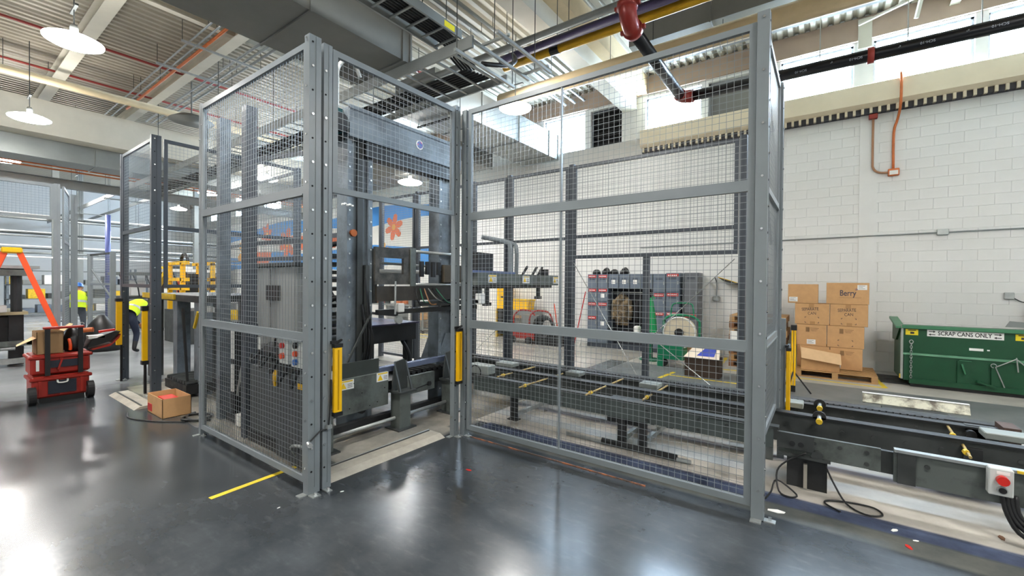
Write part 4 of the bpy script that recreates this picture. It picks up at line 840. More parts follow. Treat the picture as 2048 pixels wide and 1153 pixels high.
# loose rod, cables and guard plate
rd = thing('steel_shaft', 'long steel shaft with a black sleeve lying on the pale floor', 'shaft', (-1.6, 4.3, 0)); MB().cyl((-2.33, 4.30, .022), (-1.0, 4.30, .022), .02, 10).build('shaft_rod', ZINC, rd, True); MB().cyl((-1.9, 4.30, .035), (-1.13, 4.30, .035), .034, 12).build('sleeve', STEEL_K, rd, True)
lc2 = tag(MB().tube([(.02, 4.36, .25), (.08, 4.33, .12), (.16, 4.22, .02), (.27, 4.12, .012), (.37, 4.18, .012), (.33, 4.28, .012), (.2, 4.28, .012), (.05, 4.22, .012), (.03, 4.14, .012), (.12, 4.06, .012)], .007, 6).build('loose_cable', BLACK, None, True), 'thin black loose cable looped on the pale floor', 'cable')
lc3 = tag(MB().tube([(-.1, 4.285, .33), (-.22, 4.27, .25), (-.3, 4.24, .15), (-.28, 4.15, .02), (-.2, 4.1, .012), (-.16, 4.18, .012), (-.3, 4.22, .08), (-.33, 4.1, .02), (-.36, 3.95, .012)], .007, 6).build('loose_cable', BLACK, None, True), 'black loose cable dangling by the right end post', 'cable')
gp = thing('guard_plate', 'dirty white folded guard plate lying behind the conveyor end', 'plate', (.8, 6.2, .3))
MB().prism([(5.95, .47), (6.0, .56), (6.01, .56), (5.96, .46)], 'x', .35, 1.16).build('plate', mat('dirty_white', '#b7b7a6', .5, .1, .35, 8, hex2='#5f584c', amount=.38), gp); MB().box(.35, 1.16, 5.99, 6.03, .555, .563).build('plate_lip', WHITE, gp); MB().box(.5, 1.0, 5.82, 5.96, .44, .455).build('plate_base', STEEL_D, gp)
for x in (.55, .95): MB().box(x-.03, x+.03, 5.84, 5.90, 0, .44).build('plate_leg', STEEL_D, gp)
# small litter
for (x, y, l, m, s) in ((.42, 4.0, 'white paper scrap near the navy stripe', PAPER, .05), (.52, 3.92, 'white paper scrap beside the red clip', PAPER, .03), (.47, 3.8, 'red plastic clip on the floor', REDB, .05), (-.27, 3.8, 'torn white tape scrap near the right post foot', PAPER, .1), (-3.3, 1.6, 'tiny white chip before the corner post', PAPER, .02), (-3.15, 2.03, 'white chip beside the ramp', PAPER, .025), (-.2, 4.12, 'white scrap by the drive stand', PAPER, .03), (1.0, 4.32, 'brown leaf-like scrap on the pale floor', mat('scrap_brown', '#6b4a33', .7, 0, .2), .06), (-2.6, 2.95, 'short red string on the dark floor', REDB, .05)):
    a = random.random()*3; d = Vector((math.cos(a), math.sin(a))); e = Vector((-d.y, d.x))*.5
    pts = [d*s+e*s*.3, d*s*.2+e*s, -d*s*.9+e*s*.5, -d*s-e*s*.4, d*s*.1-e*s*.9, d*s*.8-e*s*.5]
    tag(MB().prism([(x+p.x*.6, y+p.y*.6) for p in pts], 'z', .001, .004).build('floor_scrap', m), l, 'scrap')
# rail on the floor below the front panel
tag(MB().box(-3.2, -1.2, 3.60, 3.608, 0, .01).build('floor_strip', mat('rust_orange', '#a3643f', .6, .2, .3, 9, hex2='#5b4a3f', amount=.45)), 'thin rusty orange strip on the floor under the front mesh panel', 'strip')
# yellow floor lines
def tape(label, pts, w, m=YELD):
    a, b_ = Vector((*pts[0], 0)), Vector((*pts[1], 0)); tag(MB().bar(a+Vector((0, 0, .0015)), b_+Vector((0, 0, .0015)), w, .002).build('floor_tape', m), label, 'floor line')
TAPE = mat('floor_tape_yellow', '#dcc02a', .55, 0, .15, 9)
tape('short worn yellow line running under the near mesh panel', [(-3.87, 1.35), (-3.92, 2.15)], .05, TAPE)
tape('yellow line in front of the carton pallet', [(-2.3, 9.62), (.86, 9.55)], .07, TAPE); tape('yellow line right of the carton pallet', [(.86, 9.55), (.72, 11.2)], .07, TAPE)
tape('yellow line left of the pallet stack', [(-1.75, 9.6), (-1.85, 11.2)], .08, TAPE); tape('yellow line beside the open carton', [(-2.45, 7.75), (-2.35, 8.7)], .07, TAPE); tape('yellow line behind the conveyor', [(-2.4, 8.35), (-.9, 8.35)], .05, TAPE)
tape('yellow line far left of the lockers', [(-12.5, 9.3), (-8.4, 9.3)], .1, TAPE); tape('second yellow line far left of the lockers', [(-12.5, 9.9), (-8.4, 9.8)], .08, TAPE)
# ------------------------------------------------------------------ cartons on a pallet by the wall
def pallet(label, x0, x1, y0, y1, z=0.0, m=WOOD, group=None, t=None):
    t = thing('wooden_pallet', label, 'pallet', ((x0+x1)/2, (y0+y1)/2, z), group=group)
    for i in range(7):
        y = y0+(y1-y0-.1)*i/6; MB().box(x0, x1, y, y+.095, z+.115, z+.135).build('deck_board', m, t)
    for x in (x0, (x0+x1)/2-.045, x1-.09): MB().box(x, x+.09, y0, y1, z+.02, z+.115).build('stringer', m, t)
    for i in range(3):
        y = y0+(y1-y0-.1)*i/2; MB().box(x0, x1, y, y+.095, z, z+.02).build('bottom_board', m, t)
    return t
pallet('wooden pallet under the stacked cartons', -.42, .78, 9.78, 10.8)
def scribble(parent, x, y, z, w, h, seed, m=INK):
    r = random.Random(seed); pts = []
    for i in range(26): pts.append((x+w*(i/25)+r.uniform(-.02, .02)*w*3, y, z+r.uniform(-.5, .5)*h))
    MB().tube(pts, .003, 4).build('marker_scribble', m, parent)
def carton(label, x0, x1, z0, z1, y0=10.2, y1=10.68, marks='', rz=0.0):
    t = thing('cardboard_carton', label, 'carton', ((x0+x1)/2, (y0+y1)/2, z0), rz, 'cartons on the pallet')
    MB().bevbox(x0, x1, y0, y1, z0, z1, .004).build('carton_body', CARD, t)
    xc = (x0+x1)/2; f = y0-.0015
    MB().box(x0+.004, x1-.004, (y0+y1)/2-.03, (y0+y1)/2+.03, z1, z1+.001).build('tape_strip', CARDD, t)
    if 't' in marks:
        MB().box(xc-.05, xc+.03, f, y0, z1-.08, z1-.004).build('tape_strip', CARDD, t); MB().box(xc-.03, xc+.05, f, y0, z0+.004, z0+.06).build('tape_strip', CARDD, t)
    if 'c' in marks:   # printed corner marks
        w, h = .11, .055; zc = z0+(z1-z0)*.22
        for sx in (-1, 1):
            for sz in (-1, 1):
                MB().box(xc+sx*w-.02*(sx > 0), xc+sx*w+.02*(sx < 0), f, y0, zc+sz*h-.004, zc+sz*h+.004).build('corner_mark', INK, t); MB().box(xc+sx*w-.004, xc+sx*w+.004, f, y0, zc+sz*h-.02*(sz > 0), zc+sz*h+.02*(sz < 0)).build('corner_mark', INK, t)
    if 's' in marks:
        put_text('SEPARATE', .085, (xc-.03, f, z1-.11), '-y', INK, t, 'marker_writing', .27, .06); put_text('CAN', .08, (xc, f, z1-.19), '-y', INK, t, 'marker_writing', .13, .05)
    if 'p' in marks:
        for i in range(3): MB().box(xc-.02+.01*i, xc+.12-.02*i, f, y0, z1-.07-.025*i, z1-.062-.025*i).build('print_line', mat('faint_print', '#8d6c48', .8, 0, 0), t)
        MB().box(xc-.09, xc-.03, f, y0, z1-.14, z1-.05).build('print_block', MATS['faint_print'], t)
    for ch, (lx, lz) in (('l', (x0+.02, z0+.03)), ('r', (x1-.17, z1-.13)), ('m', (xc-.07, z0+.03))):
        if ch in marks:
            o = MB().box(lx, lx+.14, f-.001, y0, lz, lz+.09).build('paper_label', PAPER, t)
            for i in range(3): MB().box(lx+.015, lx+.11-.03*(i % 2), f-.002, f-.001, lz+.02+.025*i, lz+.026+.025*i).build('print_line', INK, o)
    return t
carton('plain carton on the upper left of the pallet load', -.58, -.09, 1.37, 1.74, marks='l')
bx = carton('upper right carton printed Berry', .04, .67, 1.37, 1.77, marks='r')
put_text('Berry', .15, (.36, 10.1975, 1.575), '-y', mat('print_navy', '#4a4450', .7, 0, 0), bx, 'printed_word', .24, bold=.002); MB().tube([(.475, 10.198, 1.63), (.50, 10.198, 1.645), (.49, 10.198, 1.66), (.465, 10.198, 1.65)], .004, 5).build('printed_leaf', mat('print_violet', '#6a5a86', .7, 0, 0), bx); MB().box(.23, .56, 10.1985, 10.2, 1.49, 1.495).build('print_line', MATS['faint_print'], bx)
carton('left carton of the second row with marker writing', -.46, .09, .96, 1.365, marks='tcs'); carton('right carton of the second row with marker writing', .10, .66, .96, 1.365, marks='tcs')
carton('left carton of the third row with a paper label', -.43, .05, .55, .955, marks='pm'); carton('right carton of the third row with corner marks', .06, .61, .55, .955, marks='pc')
carton('left bottom carton behind the opened one', -.42, .10, .14, .545, marks='p'); carton('right bottom carton with a low paper label', .11, .59, .14, .545, marks='pl')
ob = thing('open_carton', 'opened carton with a pale flap folded out on the pallet front', 'carton', (-.06, 9.95, .14))
MB().box(-.34, .25, 9.83, 9.836, .14, .42).build('front_side', CARD, ob); MB().box(-.34, .25, 10.17, 10.176, .14, .5).build('back_side', CARD, ob)
for x in (-.34, .244): MB().box(x, x+.006, 9.83, 10.176, .14, .45).build('end_side', CARD, ob)
MB().box(-.34, .25, 9.83, 10.176, .136, .142).build('bottom', CARD, ob); MB().add([(-.34, 9.83, .55), (.26, 9.80, .47), (.27, 9.72, .29), (-.33, 9.74, .36)], [(0, 1, 2, 3)]).add([(-.34, 9.836, .55), (.26, 9.806, .47), (.27, 9.726, .29), (-.33, 9.746, .36)], [(3, 2, 1, 0)]).build('folded_flap', CARDL, ob)
MB().add([(-.34, 9.83, .42), (-.34, 10.17, .48), (-.37, 10.15, .58), (-.36, 9.9, .57)], [(0, 1, 2, 3)]).build('end_flap', CARDL, ob)
# stack of pallets behind the right posts
for i in range(8): pallet('pallet %s in the stack left of the cartons' % ('first from the floor', 'second from the floor', 'third from the floor', 'fourth from the floor', 'fifth from the floor', 'sixth from the floor', 'seventh from the floor', 'topmost')[i], -1.62+.01*(i % 2), -.62+.02*(i % 3), 10.1, 11.1, .1355*i, WOOD if i % 2 else WOODD, 'stacked pallets')
tag(MB().box(-1.6, -1.45, 10.095, 10.1, .45, .75).build('paper_notice', PAPER), 'white paper notice hanging at the pallet stack edge', 'paper')
# ------------------------------------------------------------------ scrap hopper
hp = thing('scrap_hopper', 'dark green steel scrap hopper with a scrap cans only sign', 'hopper', (2.3, 10.4, 0))
HX0, HX1, HY = 1.12, 3.6, 10.0
MB().box(HX0, HX1, HY+.02, 10.95, .56, 1.0).build('upper_bin', GREEN, hp); MB().box(HX0+.01, HX1, HY, 10.93, .10, .54).build('lower_bin', GREEN, hp)
MB().box(HX0-.02, HX1, HY-.03, HY+.05, .995, 1.05).build('top_rim', GREENL, hp); MB().prism([(HY-.02, .54), (HY+.03, .54), (HY+.03, .575), (HY-.01, .575)], 'x', HX0, HX1).build('middle_rim', GREENL, hp)
MB().box(HX0-.03, HX0, HY-.01, HY+.06, .12, 1.05).build('corner_edge', mat('edge_grey', '#9aa09a', .4, .2, .1), hp); MB().prism([(HY+.05, 1.02), (10.95, 1.12), (10.95, .72), (10.5, .74), (HY+.05, .98)], 'x', HX0-.05, HX0-.02).build('end_plate', GREEN, hp)
MB().prism([(HY, 1.02), (10.95, 1.14), (10.95, 1.1), (HY, .99)], 'x', HX0-.1, HX0+.02).build('end_rim', GREENL, hp); MB().box(HX0-.02, HX0-.005, 10.1, 10.95, .1, 1.0).build('end_panel', GREEN, hp)
MB().box(HX0+.08, HX1, HY-.05, HY+.03, .06, .14).build('fork_channel', GREEN, hp); MB().box(HX0+.1, HX1, HY, 10.9, 0, .06).build('skid', BLACK, hp); MB().box(HX0-.28, HX0+.1, HY+.1, 10.9, 0, .02).build('drip_tray', STEEL_K, hp); MB().box(HX0-.045, HX0-.03, HY-.005, HY+.02, .13, .2).build('yellow_mark', YELD, hp)
sg = MB().box(1.42, 2.30, HY+.012, HY+.02, .875, .985).build('sign_plate', PAPER, hp); put_text('SCRAP CANS ONLY', .095, (1.86, HY+.011, .93), '-y', mat('sign_black', '#1a1a1a', .5, 0, 0), sg, 'sign_lettering', .62, bold=.0015)
for x, z, s in ((1.48, .955, 1), (1.48, .905, -1), (2.235, .955, 1), (2.235, .905, -1)):
    MB().prism([(x-.04*s, z-.006), (x+.015*s, z-.006), (x+.015*s, z-.018), (x+.045*s, z), (x+.015*s, z+.018), (x+.015*s, z+.006), (x-.04*s, z+.006)], 'y', HY+.010, HY+.012).build('sign_arrow', MATS['sign_black'], sg)
for x0, x1 in ((1.15, 1.31), (2.42, 2.58)):
    o = MB().box(x0, x1, HY+.015, HY+.02, .88, .98).build('yellow_sticker', mat('sticker_yel', '#e6cf1d', .5, 0, .05), hp); MB().box(x0+.03, x1-.03, HY+.013, HY+.015, .955, .97).build('print_bar', INK, o); MB().box(x0+.06, x1-.05, HY+.013, HY+.015, .90, .935).build('print_bar', INK, o)
MB().box(1.92, 2.08, HY+.016, HY+.02, .68, .72).build('white_label', PAPER, hp); MB().box(2.12, 2.15, HY+.016, HY+.02, .69, .71).build('white_label', PAPER, hp)
for i in range(15):
    z = .72-i*.042; c = (1.22, HY-.03, z)
    pts = [(c[0]+(.013*math.cos(a) if i % 2 else 0), c[1]+(0 if i % 2 else .013*math.cos(a)), z+.027*math.sin(a)) for a in [2*PI*k/8 for k in range(9)]]
    MB().tube(pts, .0045, 5).build('chain_link', ZINC, hp)
MB().tube([(1.22, HY-.03, .72), (1.195, HY-.03, .77), (1.22, HY-.03, .8), (1.245, HY-.03, .77), (1.22, HY-.03, .72)], .007, 6).build('carabiner', ZINC, hp)
lt = MB().box(1.78, 1.92, HY-.03, HY, .12, .5).build('latch_plate', GREEN, hp); MB().bar((1.83, HY-.05, .46), (1.87, HY-.06, .3), .05, .02).build('latch_handle', GREENL, lt); MB().box(1.8, 1.94, HY-.04, HY-.02, .505, .515).build('latch_bar', GREENL, lt)
MB().box(2.16, 2.26, HY-.04, HY, .12, .48).build('rib_plate', GREEN, hp)
for a, b_ in (((2.2, HY-.05, .45), (2.42, HY-.05, .6)), ((2.2, HY-.05, .45), (2.3, HY-.05, .14)), ((2.42, HY-.05, .62), (2.44, HY-.05, .4)), ((2.42, HY-.05, .6), (2.56, HY-.05, .45))): MB().cyl(a, b_, .008, 6).build('release_rod', ZINC, hp)
MB().tube(arc((2.18, HY-.05, .47), .03, 0, 1.5*PI, 8), .006, 6).build('rod_hook', ZINC, hp); MB().bar((2.0, HY-.05, .2), (2.2, HY-.05, .13), .08, .03).build('lever', GREEN, hp)
tag(MB().prism([(2.45, 1.05), (2.5, 1.15), (3.4, 1.08), (3.4, 1.05)], 'y', 10.6, 10.63).build('sheet_offcut', GALV), 'grey sheet metal offcut showing over the hopper rim', 'sheet')
tag(MB().bevbox(2.85, 3.0, WY-.12, WY-.012, .9, 1.35, .01).build('dark_unit', BLACK), 'dark slim unit on the wall beyond the hopper', 'box')
# ------------------------------------------------------------------ lockers
LRED = mat('label_red', '#c32f2c', .5, 0, .04); LY = 10.9
def locker(label, x0, x1, z0, z1, tiers, red=(), white=(), m=LOCK, depth=.45):
    t = thing('steel_locker', label, 'locker', ((x0+x1)/2, LY, z0), group='steel lockers by the wall')
    MB().box(x0, x1, LY, LY+depth, z0, z1).build('carcass', m, t); h = (z1-z0)/tiers
    for i in range(tiers):
        a = z0+i*h+.012; b_ = z0+(i+1)*h-.012
        d = MB().bevbox(x0+.012, x1-.012, LY-.018, LY, a, b_, .004).build('door', m, t)
        for k in range(2): MB().box(x0+.07, x1-.07, LY-.02, LY-.018, b_-.14+.03*k, b_-.125+.03*k).build('vent_slot', LOCKD, d)
        MB().box(x1-.05, x1-.03, LY-.03, LY-.018, (a+b_)/2-.04, (a+b_)/2+.04).build('handle', ZINC, d)
        if i in red:
            o = MB().box(x0+.03, x1-.03, LY-.024, LY-.018, b_-.085, b_-.01).build('red_label', LRED, d)
            w = x1-x0-.1
            for q in range(5): MB().box(x0+.05+w*q/5, x0+.05+w*q/5+w*.13, LY-.025, LY-.024, b_-.062, b_-.034).build('print_mark', PAPER, o)
        if i in white: MB().box((x0+x1)/2-.05, (x0+x1)/2+.05, LY-.021, LY-.018, (a+b_)/2-.07, (a+b_)/2+.04).build('white_card', PAPER, d)
    return t
locker('leftmost locker column with a red label on each door', -5.29, -5.0, .1, 1.98, 5, (0, 1, 2, 3, 4)); locker('second locker column with three red labels', -4.99, -4.69, .1, 1.98, 5, (2, 3, 4), (1, 3))
for i in range(4): locker('small bridge locker door, number %s from the left over the coats' % ('one', 'two', 'three', 'four')[i], -4.68+.295*i, -4.395+.295*i, 1.6, 1.98, 1, (), (0,) if i < 3 else ())
locker('locker column right of the hanging coats', -3.49, -3.18, .1, 1.98, 4, (1, 2)); locker('locker column with three red labels behind the reel cart', -3.17, -2.84, .1, 2.0, 4, (1, 2, 3)); locker('darker grey locker at the right end of the row', -2.74, -2.42, .05, 2.0, 2, (0,), (), mat('locker_grey', '#6b6e72', .45, .1, .06))
lb = tag(MB().box(-5.29, -2.84, LY, LY+.45, 0, .1).build('locker_plinth', LOCKD), 'dark plinth under the locker row', 'plinth')
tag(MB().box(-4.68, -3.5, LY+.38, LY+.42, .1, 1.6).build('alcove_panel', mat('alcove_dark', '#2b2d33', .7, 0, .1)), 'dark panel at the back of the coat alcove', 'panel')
tag(MB().cyl((-4.68, LY+.2, 1.5), (-3.5, LY+.2, 1.5), .014, 8).build('coat_rail', ZINC), 'steel coat rail under the bridge lockers', 'rail')
def coat(label, x, m, w=.22, z1=1.45, z0=.62, hood=False):
    t = thing('hanging_coat', label, 'coat', (x, LY+.2, z0)); y = LY+.2
    prof = [(w*.75, z0), (w*.85, z0+.2), (w*.92, z0+.45), (w*.95, z1-.2), (w*.7, z1-.08), (w*.28, z1), (w*.15, z1+.03)]
    MB().lathe([(r, z) for r, z in prof], (x, y, 0), 14, 1, .55).build('coat_body', m, t, True)
    for s in (-1, 1): MB().tube([(x+s*w*.8, y-.02, z1-.16), (x+s*w*1.0, y-.04, z1-.4), (x+s*w*.95, y-.06, z0+.15)], [.07, .065, .05], 8).build('sleeve', m, t, True)
    MB().tube([(x, y-.02, z1), (x, y-.0195, 1.49)]+[(x, y+.0195*math.cos(a), 1.5+.0195*math.sin(a)) for a in [PI-PI*k/12 for k in range(13)]], .004, 6).build('hook', ZINC, t)
    if hood: MB().lathe([(.05, 0), (.11, .08), (.09, .18), (.02, .24)], (x, y-.06, z1-.24), 12).build('hood', m, t, True)
CAMO = mat('camouflage_cloth', '#8a775b', .9, 0, .3, 9, hex2='#4b4234', amount=.45)
coat('brown camouflage coat hanging in the locker alcove', -4.37, CAMO, .24, hood=True); coat('black coat hanging beside the camouflage coat', -3.79, mat('coat_black', '#1d1d20', .9, 0, .2), .165)
for i, (x, l) in enumerate(((-5.12, 'leftmost dark cap on top of the lockers'), (-4.85, 'dark visor cap on the second locker'), (-4.60, 'small dark cap above the bridge lockers'), (-4.33, 'dark visor cap above the bridge lockers'))):
    t = thing('face_shield', l, 'helmet', (x, LY+.2, 1.98)); MB().lathe([(.11, 0), (.115, .04), (.09, .1), (.04, .13)], (x, LY+.2, 1.985), 14).build('shell', BLACK, t, True)
    if i % 2: MB().tube([(x-.02, LY+.15, 2.1), (x+.08, LY+.1, 2.12), (x+.16, LY+.05, 2.05), (x+.2, LY+.05, 2.0)], [.03, .045, .035, .015], 8).build('visor', BLACK, t, True)
# reel cart, green cone, cartons
rc = thing('strapping_reel_cart', 'green reel cart holding a big beige strapping coil', 'cart', (-2.45, 9.3, 0))
RX, RZ, RY = -2.41, .72, 9.3
MB().lathe([(.09, -.07), (.31, -.07), (.32, -.06), (.32, .06), (.31, .07), (.09, .07), (.09, -.07)], (0, 0, 0), 32).v
coil = MB().lathe([(.09, -.07), (.31, -.07), (.32, -.06), (.32, .06), (.31, .07), (.09, .07), (.09, -.07)], (0, 0, 0), 32)
coil.v = [(RX+p[0], RY+p[2], RZ+p[1]) for p in coil.v]; coil.f = coil.f[:-2]
coil.build('strapping_coil', mat('coil_beige', '#cfc4ab', .7, 0, .08, 12), rc)
ring = MB(); ring.tube(arc((RX, RY-.07, RZ), .315, 0, 2*PI, 32), .015, 6); ring.build('coil_rim', WHITE, rc, True); MB().cyl((RX, RY-.09, RZ), (RX, RY+.1, RZ), .09, 16).build('hub', BLACK, rc)
for s in (-1, 1): MB().bar((RX+s*.36, RY+.1, .08), (RX+s*.36, RY+.1, .95), .04, .04).build('frame_post', GREENB, rc); MB().cyl((RX+s*.3, RY-.1, .08), (RX+s*.3, RY-.04, .08), .08, 14).build('wheel', RUBBER, rc)
MB().tube([(RX-.36, RY+.1, .95), (RX-.2, RY+.1, 1.06), (RX+.2, RY+.1, 1.06), (RX+.36, RY+.1, .95)], .025, 8).build('frame_bow', GREENB, rc, True); MB().tube([(RX-.22, RY+.12, 1.05), (RX-.2, RY+.12, 1.25), (RX-.12, RY+.12, 1.32), (RX+.16, RY+.12, 1.32), (RX+.22, RY+.12, 1.25), (RX+.24, RY+.12, 1.05)], .015, 8).build('push_handle', GREENB, rc, True)
MB().box(RX-.42, RX+.1, RY-.12, RY+.2, .16, .45).build('tool_tray', GREENB, rc); MB().box(RX-.42, RX-.3, RY-.16, RY+.1, 0, .2).build('foot_bracket', GREENB, rc)
gcv = thing('green_cone', 'narrow bright green cone shaped cover beside the coats', 'cone', (-3.18, 9.8, 0))
MB().prism([(-3.30, .62), (-3.05, .62), (-3.08, .95), (-3.15, 1.35), (-3.17, 1.42), (-3.2, 1.40), (-3.22, 1.3)], 'y', 9.74, 9.86).build('cover', mat('bright_green', '#12a05c', .5, 0, .1), gcv); MB().tube([(-3.17, 9.8, 1.4), (-3.14, 9.8, 1.44), (-3.11, 9.8, 1.42), (-3.11, 9.8, 1.38)], .012, 6).build('hook', MATS['bright_green'], gcv)
MB().box(-3.36, -2.95, 9.7, 9.9, .5, .63).build('grey_clamp', ZINC, gcv); MB().cyl((-3.45, 9.75, .55), (-3.36, 9.75, .55), .05, 12).build('orange_knob', ORANGE, gcv); MB().cyl((-3.18, 9.8, .02), (-3.18, 9.8, .5), .05, 12).build('stem', GREENB, gcv); MB().lathe([(.25, 0), (.25, .02), (.06, .04)], (-3.18, 9.8, 0), 20).build('foot', GREENB, gcv); MB().bevbox(-3.55, -3.42, 9.7, 9.85, .5, .75, .02).build('white_bottle', WHITE, gcv)
bb = thing('blue_print_carton', 'open dark carton with pale flaps and blue print', 'carton', (-1.8, 8.6, 0))
KB = mat('carton_dark', '#3a2c22', .8, 0, .1)
for a in ((-2.1, -1.52, 8.45, 8.456), (-2.1, -1.52, 8.84, 8.846)): MB().box(*a, 0, .36).build('side', KB, bb)
for x in (-2.1, -1.526): MB().box(x, x+.006, 8.45, 8.846, 0, .36).build('side', KB, bb)
MB().box(-2.1, -1.52, 8.45, 8.846, 0, .006).build('bottom', KB, bb); MB().add([(-2.12, 8.42, .36), (-1.5, 8.42, .36), (-1.55, 8.75, .52), (-2.02, 8.75, .52)], [(0, 1, 2, 3)]).build('flap', mat('flap_pale', '#e0d2bf', .7, 0, .05), bb); MB().add([(-1.9, 8.49, .399), (-1.6, 8.49, .399), (-1.6, 8.72, .511), (-1.8, 8.72, .511)], [(0, 1, 2, 3)]).build('blue_print', mat('print_blue', '#3446a5', .6, 0, 0), bb)
carton2 = thing('cardboard_carton', 'small plain carton behind the reel cart', 'carton', (-2.2, 9.75, 0)); MB().bevbox(-2.38, -2.02, 9.6, 9.95, 0, .5, .004).build('carton_body', CARD, carton2); MB().box(-2.22, -2.18, 9.598, 9.6, .0, .5).build('tape_strip', CARDD, carton2)
tag(MB().box(-2.92, -2.85, 9.52, 9.9, 0, .35).build('grey_bin', BLACK), 'black box on the floor beside the green cone', 'box')
# things along the wall left of the lockers
ln = MB(); 
lp = thing('leaning_pole', 'red and white pole leaning on the lockers', 'pole', (-5.5, 10.9, 0)); MB().cyl((-5.55, 10.6, 0), (-5.33, 10.85, 1.5), .015, 8).build('pole', LRED, lp); MB().cyl((-5.42, 10.65, 0), (-5.32, 10.86, 1.0), .012, 8).build('white_pole', WHITE, lp)
wt_ = thing('wall_tray', 'dark angled gutter tray fixed on the wall behind the right post', 'tray', (-1.7, WY-.1, 1.75)); MB().prism([(-2.05, 1.90), (-1.42, 1.70), (-1.42, 1.67), (-1.9, 1.80)], 'y', WY-.28, WY-.012).build('tray_body', BLACK, wt_); MB().bar((-2.03, WY-.28, 1.9), (-1.42, WY-.28, 1.7), .01, .015).build('tray_lip', YELD, wt_)
wl = thing('wall_hook', 'grey hose hook on the wall right of the lockers', 'hook', (-2.1, WY-.05, 1.5)); MB().tube([(-2.15, WY-.03, 1.9), (-2.1, WY-.04, 1.75), (-2.1, WY-.04, 1.45)], .012, 6).build('cord', STEEL_D, wl); MB().bevbox(-2.18, -2.02, WY-.12, WY-.012, 1.32, 1.44, .02).build('hook_body', ZINC, wl)
rw = thing('welding_cart', 'red framed cart loaded with black hoses left of the lockers', 'cart', (-6.6, 10.4, 0))
MB().box(-7.45, -6.6, 10.2, 10.7, .14, .32).build('red_deck', RED, rw)
for x in (-7.3, -6.75): MB().tube([(x, 10.25, .3), (x, 10.2, .7), (x+.1, 10.25, .9), (x+.3, 10.3, .95), (x+.6, 10.35, .85), (x+.75, 10.3, .3)], .025, 8).build('red_hoop', RED, rw, True)
for i in range(6): MB().tube(arc((-6.3, 10.2+.05*i, .52), .3-.02*i, 0, 2*PI, 20), .035, 7).build('hose_coil', BLACK, rw, True)
for x in (-7.3, -6.75): MB().cyl((x, 10.12, .1), (x, 10.2, .1), .1, 14).build('wheel', RUBBER, rw)
MB().box(-6.6, -5.75, 10.25, 10.6, .0, .42).build('black_crate', BLACK, rw); MB().box(-7.1, -6.6, 10.3, 10.6, .32, .8).build('power_unit', GALV, rw); MB().cyl((-6.0, 10.5, .4), (-6.15, 10.55, 1.15), .015, 8).build('orange_rod', ORANGE, rw)
wbn = thing('wooden_bench', 'low wooden bench with a yellow bin on it left of the red cart', 'bench', (-7.5, 10.9, 0)); MB().box(-8.0, -6.9, 10.75, 11.3, .66, .74).build('bench_top', WOOD, wbn); MB().box(-7.95, -6.95, 10.8, 11.25, .74, .9).build('grey_box', GALV, wbn)
for x in (-7.9, -7.0): MB().box(x-.04, x+.04, 10.8, 10.88, 0, .66).build('leg', WOODD, wbn)
yb_ = thing('yellow_bin', 'bright yellow bin on the bench behind the arm', 'bin', (-7.5, 11, .9)); MB().prism([(-7.78, .9), (-7.26, .9), (-7.2, 1.22), (-7.84, 1.22)], 'y', 10.85, 11.2).build('bin_body', YEL, yb_); MB().box(-7.86, -7.18, 10.83, 11.22, 1.2, 1.23).build('bin_rim', YELD, yb_)
yc = thing('yellow_cabinet', 'tall narrow yellow wall cabinet behind the gripper arm', 'cabinet', (-8.3, 11, 0)); MB().bevbox(-8.5, -8.1, 10.95, 11.3, .9, 1.62, .01).build('cabinet_body', YEL, yc); MB().box(-8.48, -8.12, 10.97, 11.3, .1, .9).build('black_base', BLACK, yc); MB().box(-8.34, -8.26, 10.94, 10.95, 1.25, 1.3).build('label', BLACK, yc); MB().box(-8.55, -8.5, 10.95, 11.3, 0, .9).build('yellow_side', YELD, yc)
# far bench with clutter
fb = thing('far_workbench', 'pale workbench with clutter seen between the lift columns', 'workbench', (-13, 10.9, 0)); MB().box(-14.8, -12.2, 10.6, 11.3, .84, .9).build('bench_top', ZINC, fb); MB().box(-14.7, -12.3, 10.7, 11.2, .2, .25).build('shelf', ZINC, fb); MB().box(-13.6, -12.3, 10.65, 11.25, .45, .8).build('grey_drawer', GALV, fb)
for x in (-14.7, -13.7, -12.3): MB().box(x-.04, x+.04, 10.62, 10.7, 0, .84).build('leg', WHITE, fb)
for i in range(7):
    r = random.Random(i); x = -14.5+i*.34; l = ['brown', 'red', 'black', 'white', 'orange', 'rusty', 'grey'][i]
    t = tag(MB().bevbox(x, x+.18+.08*r.random(), 10.7, 10.95, .9, 1.05+.14*r.random(), .02).build('bench_part', [WOODD, LRED, BLACK, WHITE, ORCON, ORCON, GALV][i]), 'small %s part lying on the far workbench' % l, 'part')
fb2 = thing('grey_cabinet', 'low grey brown cabinet beside the far workbench', 'cabinet', (-11.9, 11, 0)); MB().bevbox(-12.15, -11.5, 10.7, 11.3, 0, .88, .01).build('cabinet_body', mat('cab_brown', '#8c8172', .6, 0, .1), fb2); MB().box(-12.13, -11.52, 10.69, 10.7, .05, .84).build('door', MATS['cab_brown'], fb2)
for i, x in enumerate((-11.95, -11.6)): tag(MB().bevbox(x, x+.28, 10.8, 11.1, .885, 1.02, .01).build('yellow_case', mat('case_lime', '#d7df2c', .5, 0, .05)), '%s lime yellow case on the low cabinet' % ('left' if i == 0 else 'right'), 'case')
tr = thing('grey_trolley', 'grey wire trolley holding small cartons before the far cabinet', 'trolley', (-11.3, 10.3, 0))
for x in (-11.5, -10.9):
    for y in (10.0, 10.5): MB().box(x-.02, x+.02, y-.02, y+.02, .08, .8).build('upright', GALV, tr); MB().cyl((x, y-.02, .05), (x, y+.02, .05), .05, 10).build('castor', RUBBER, tr)
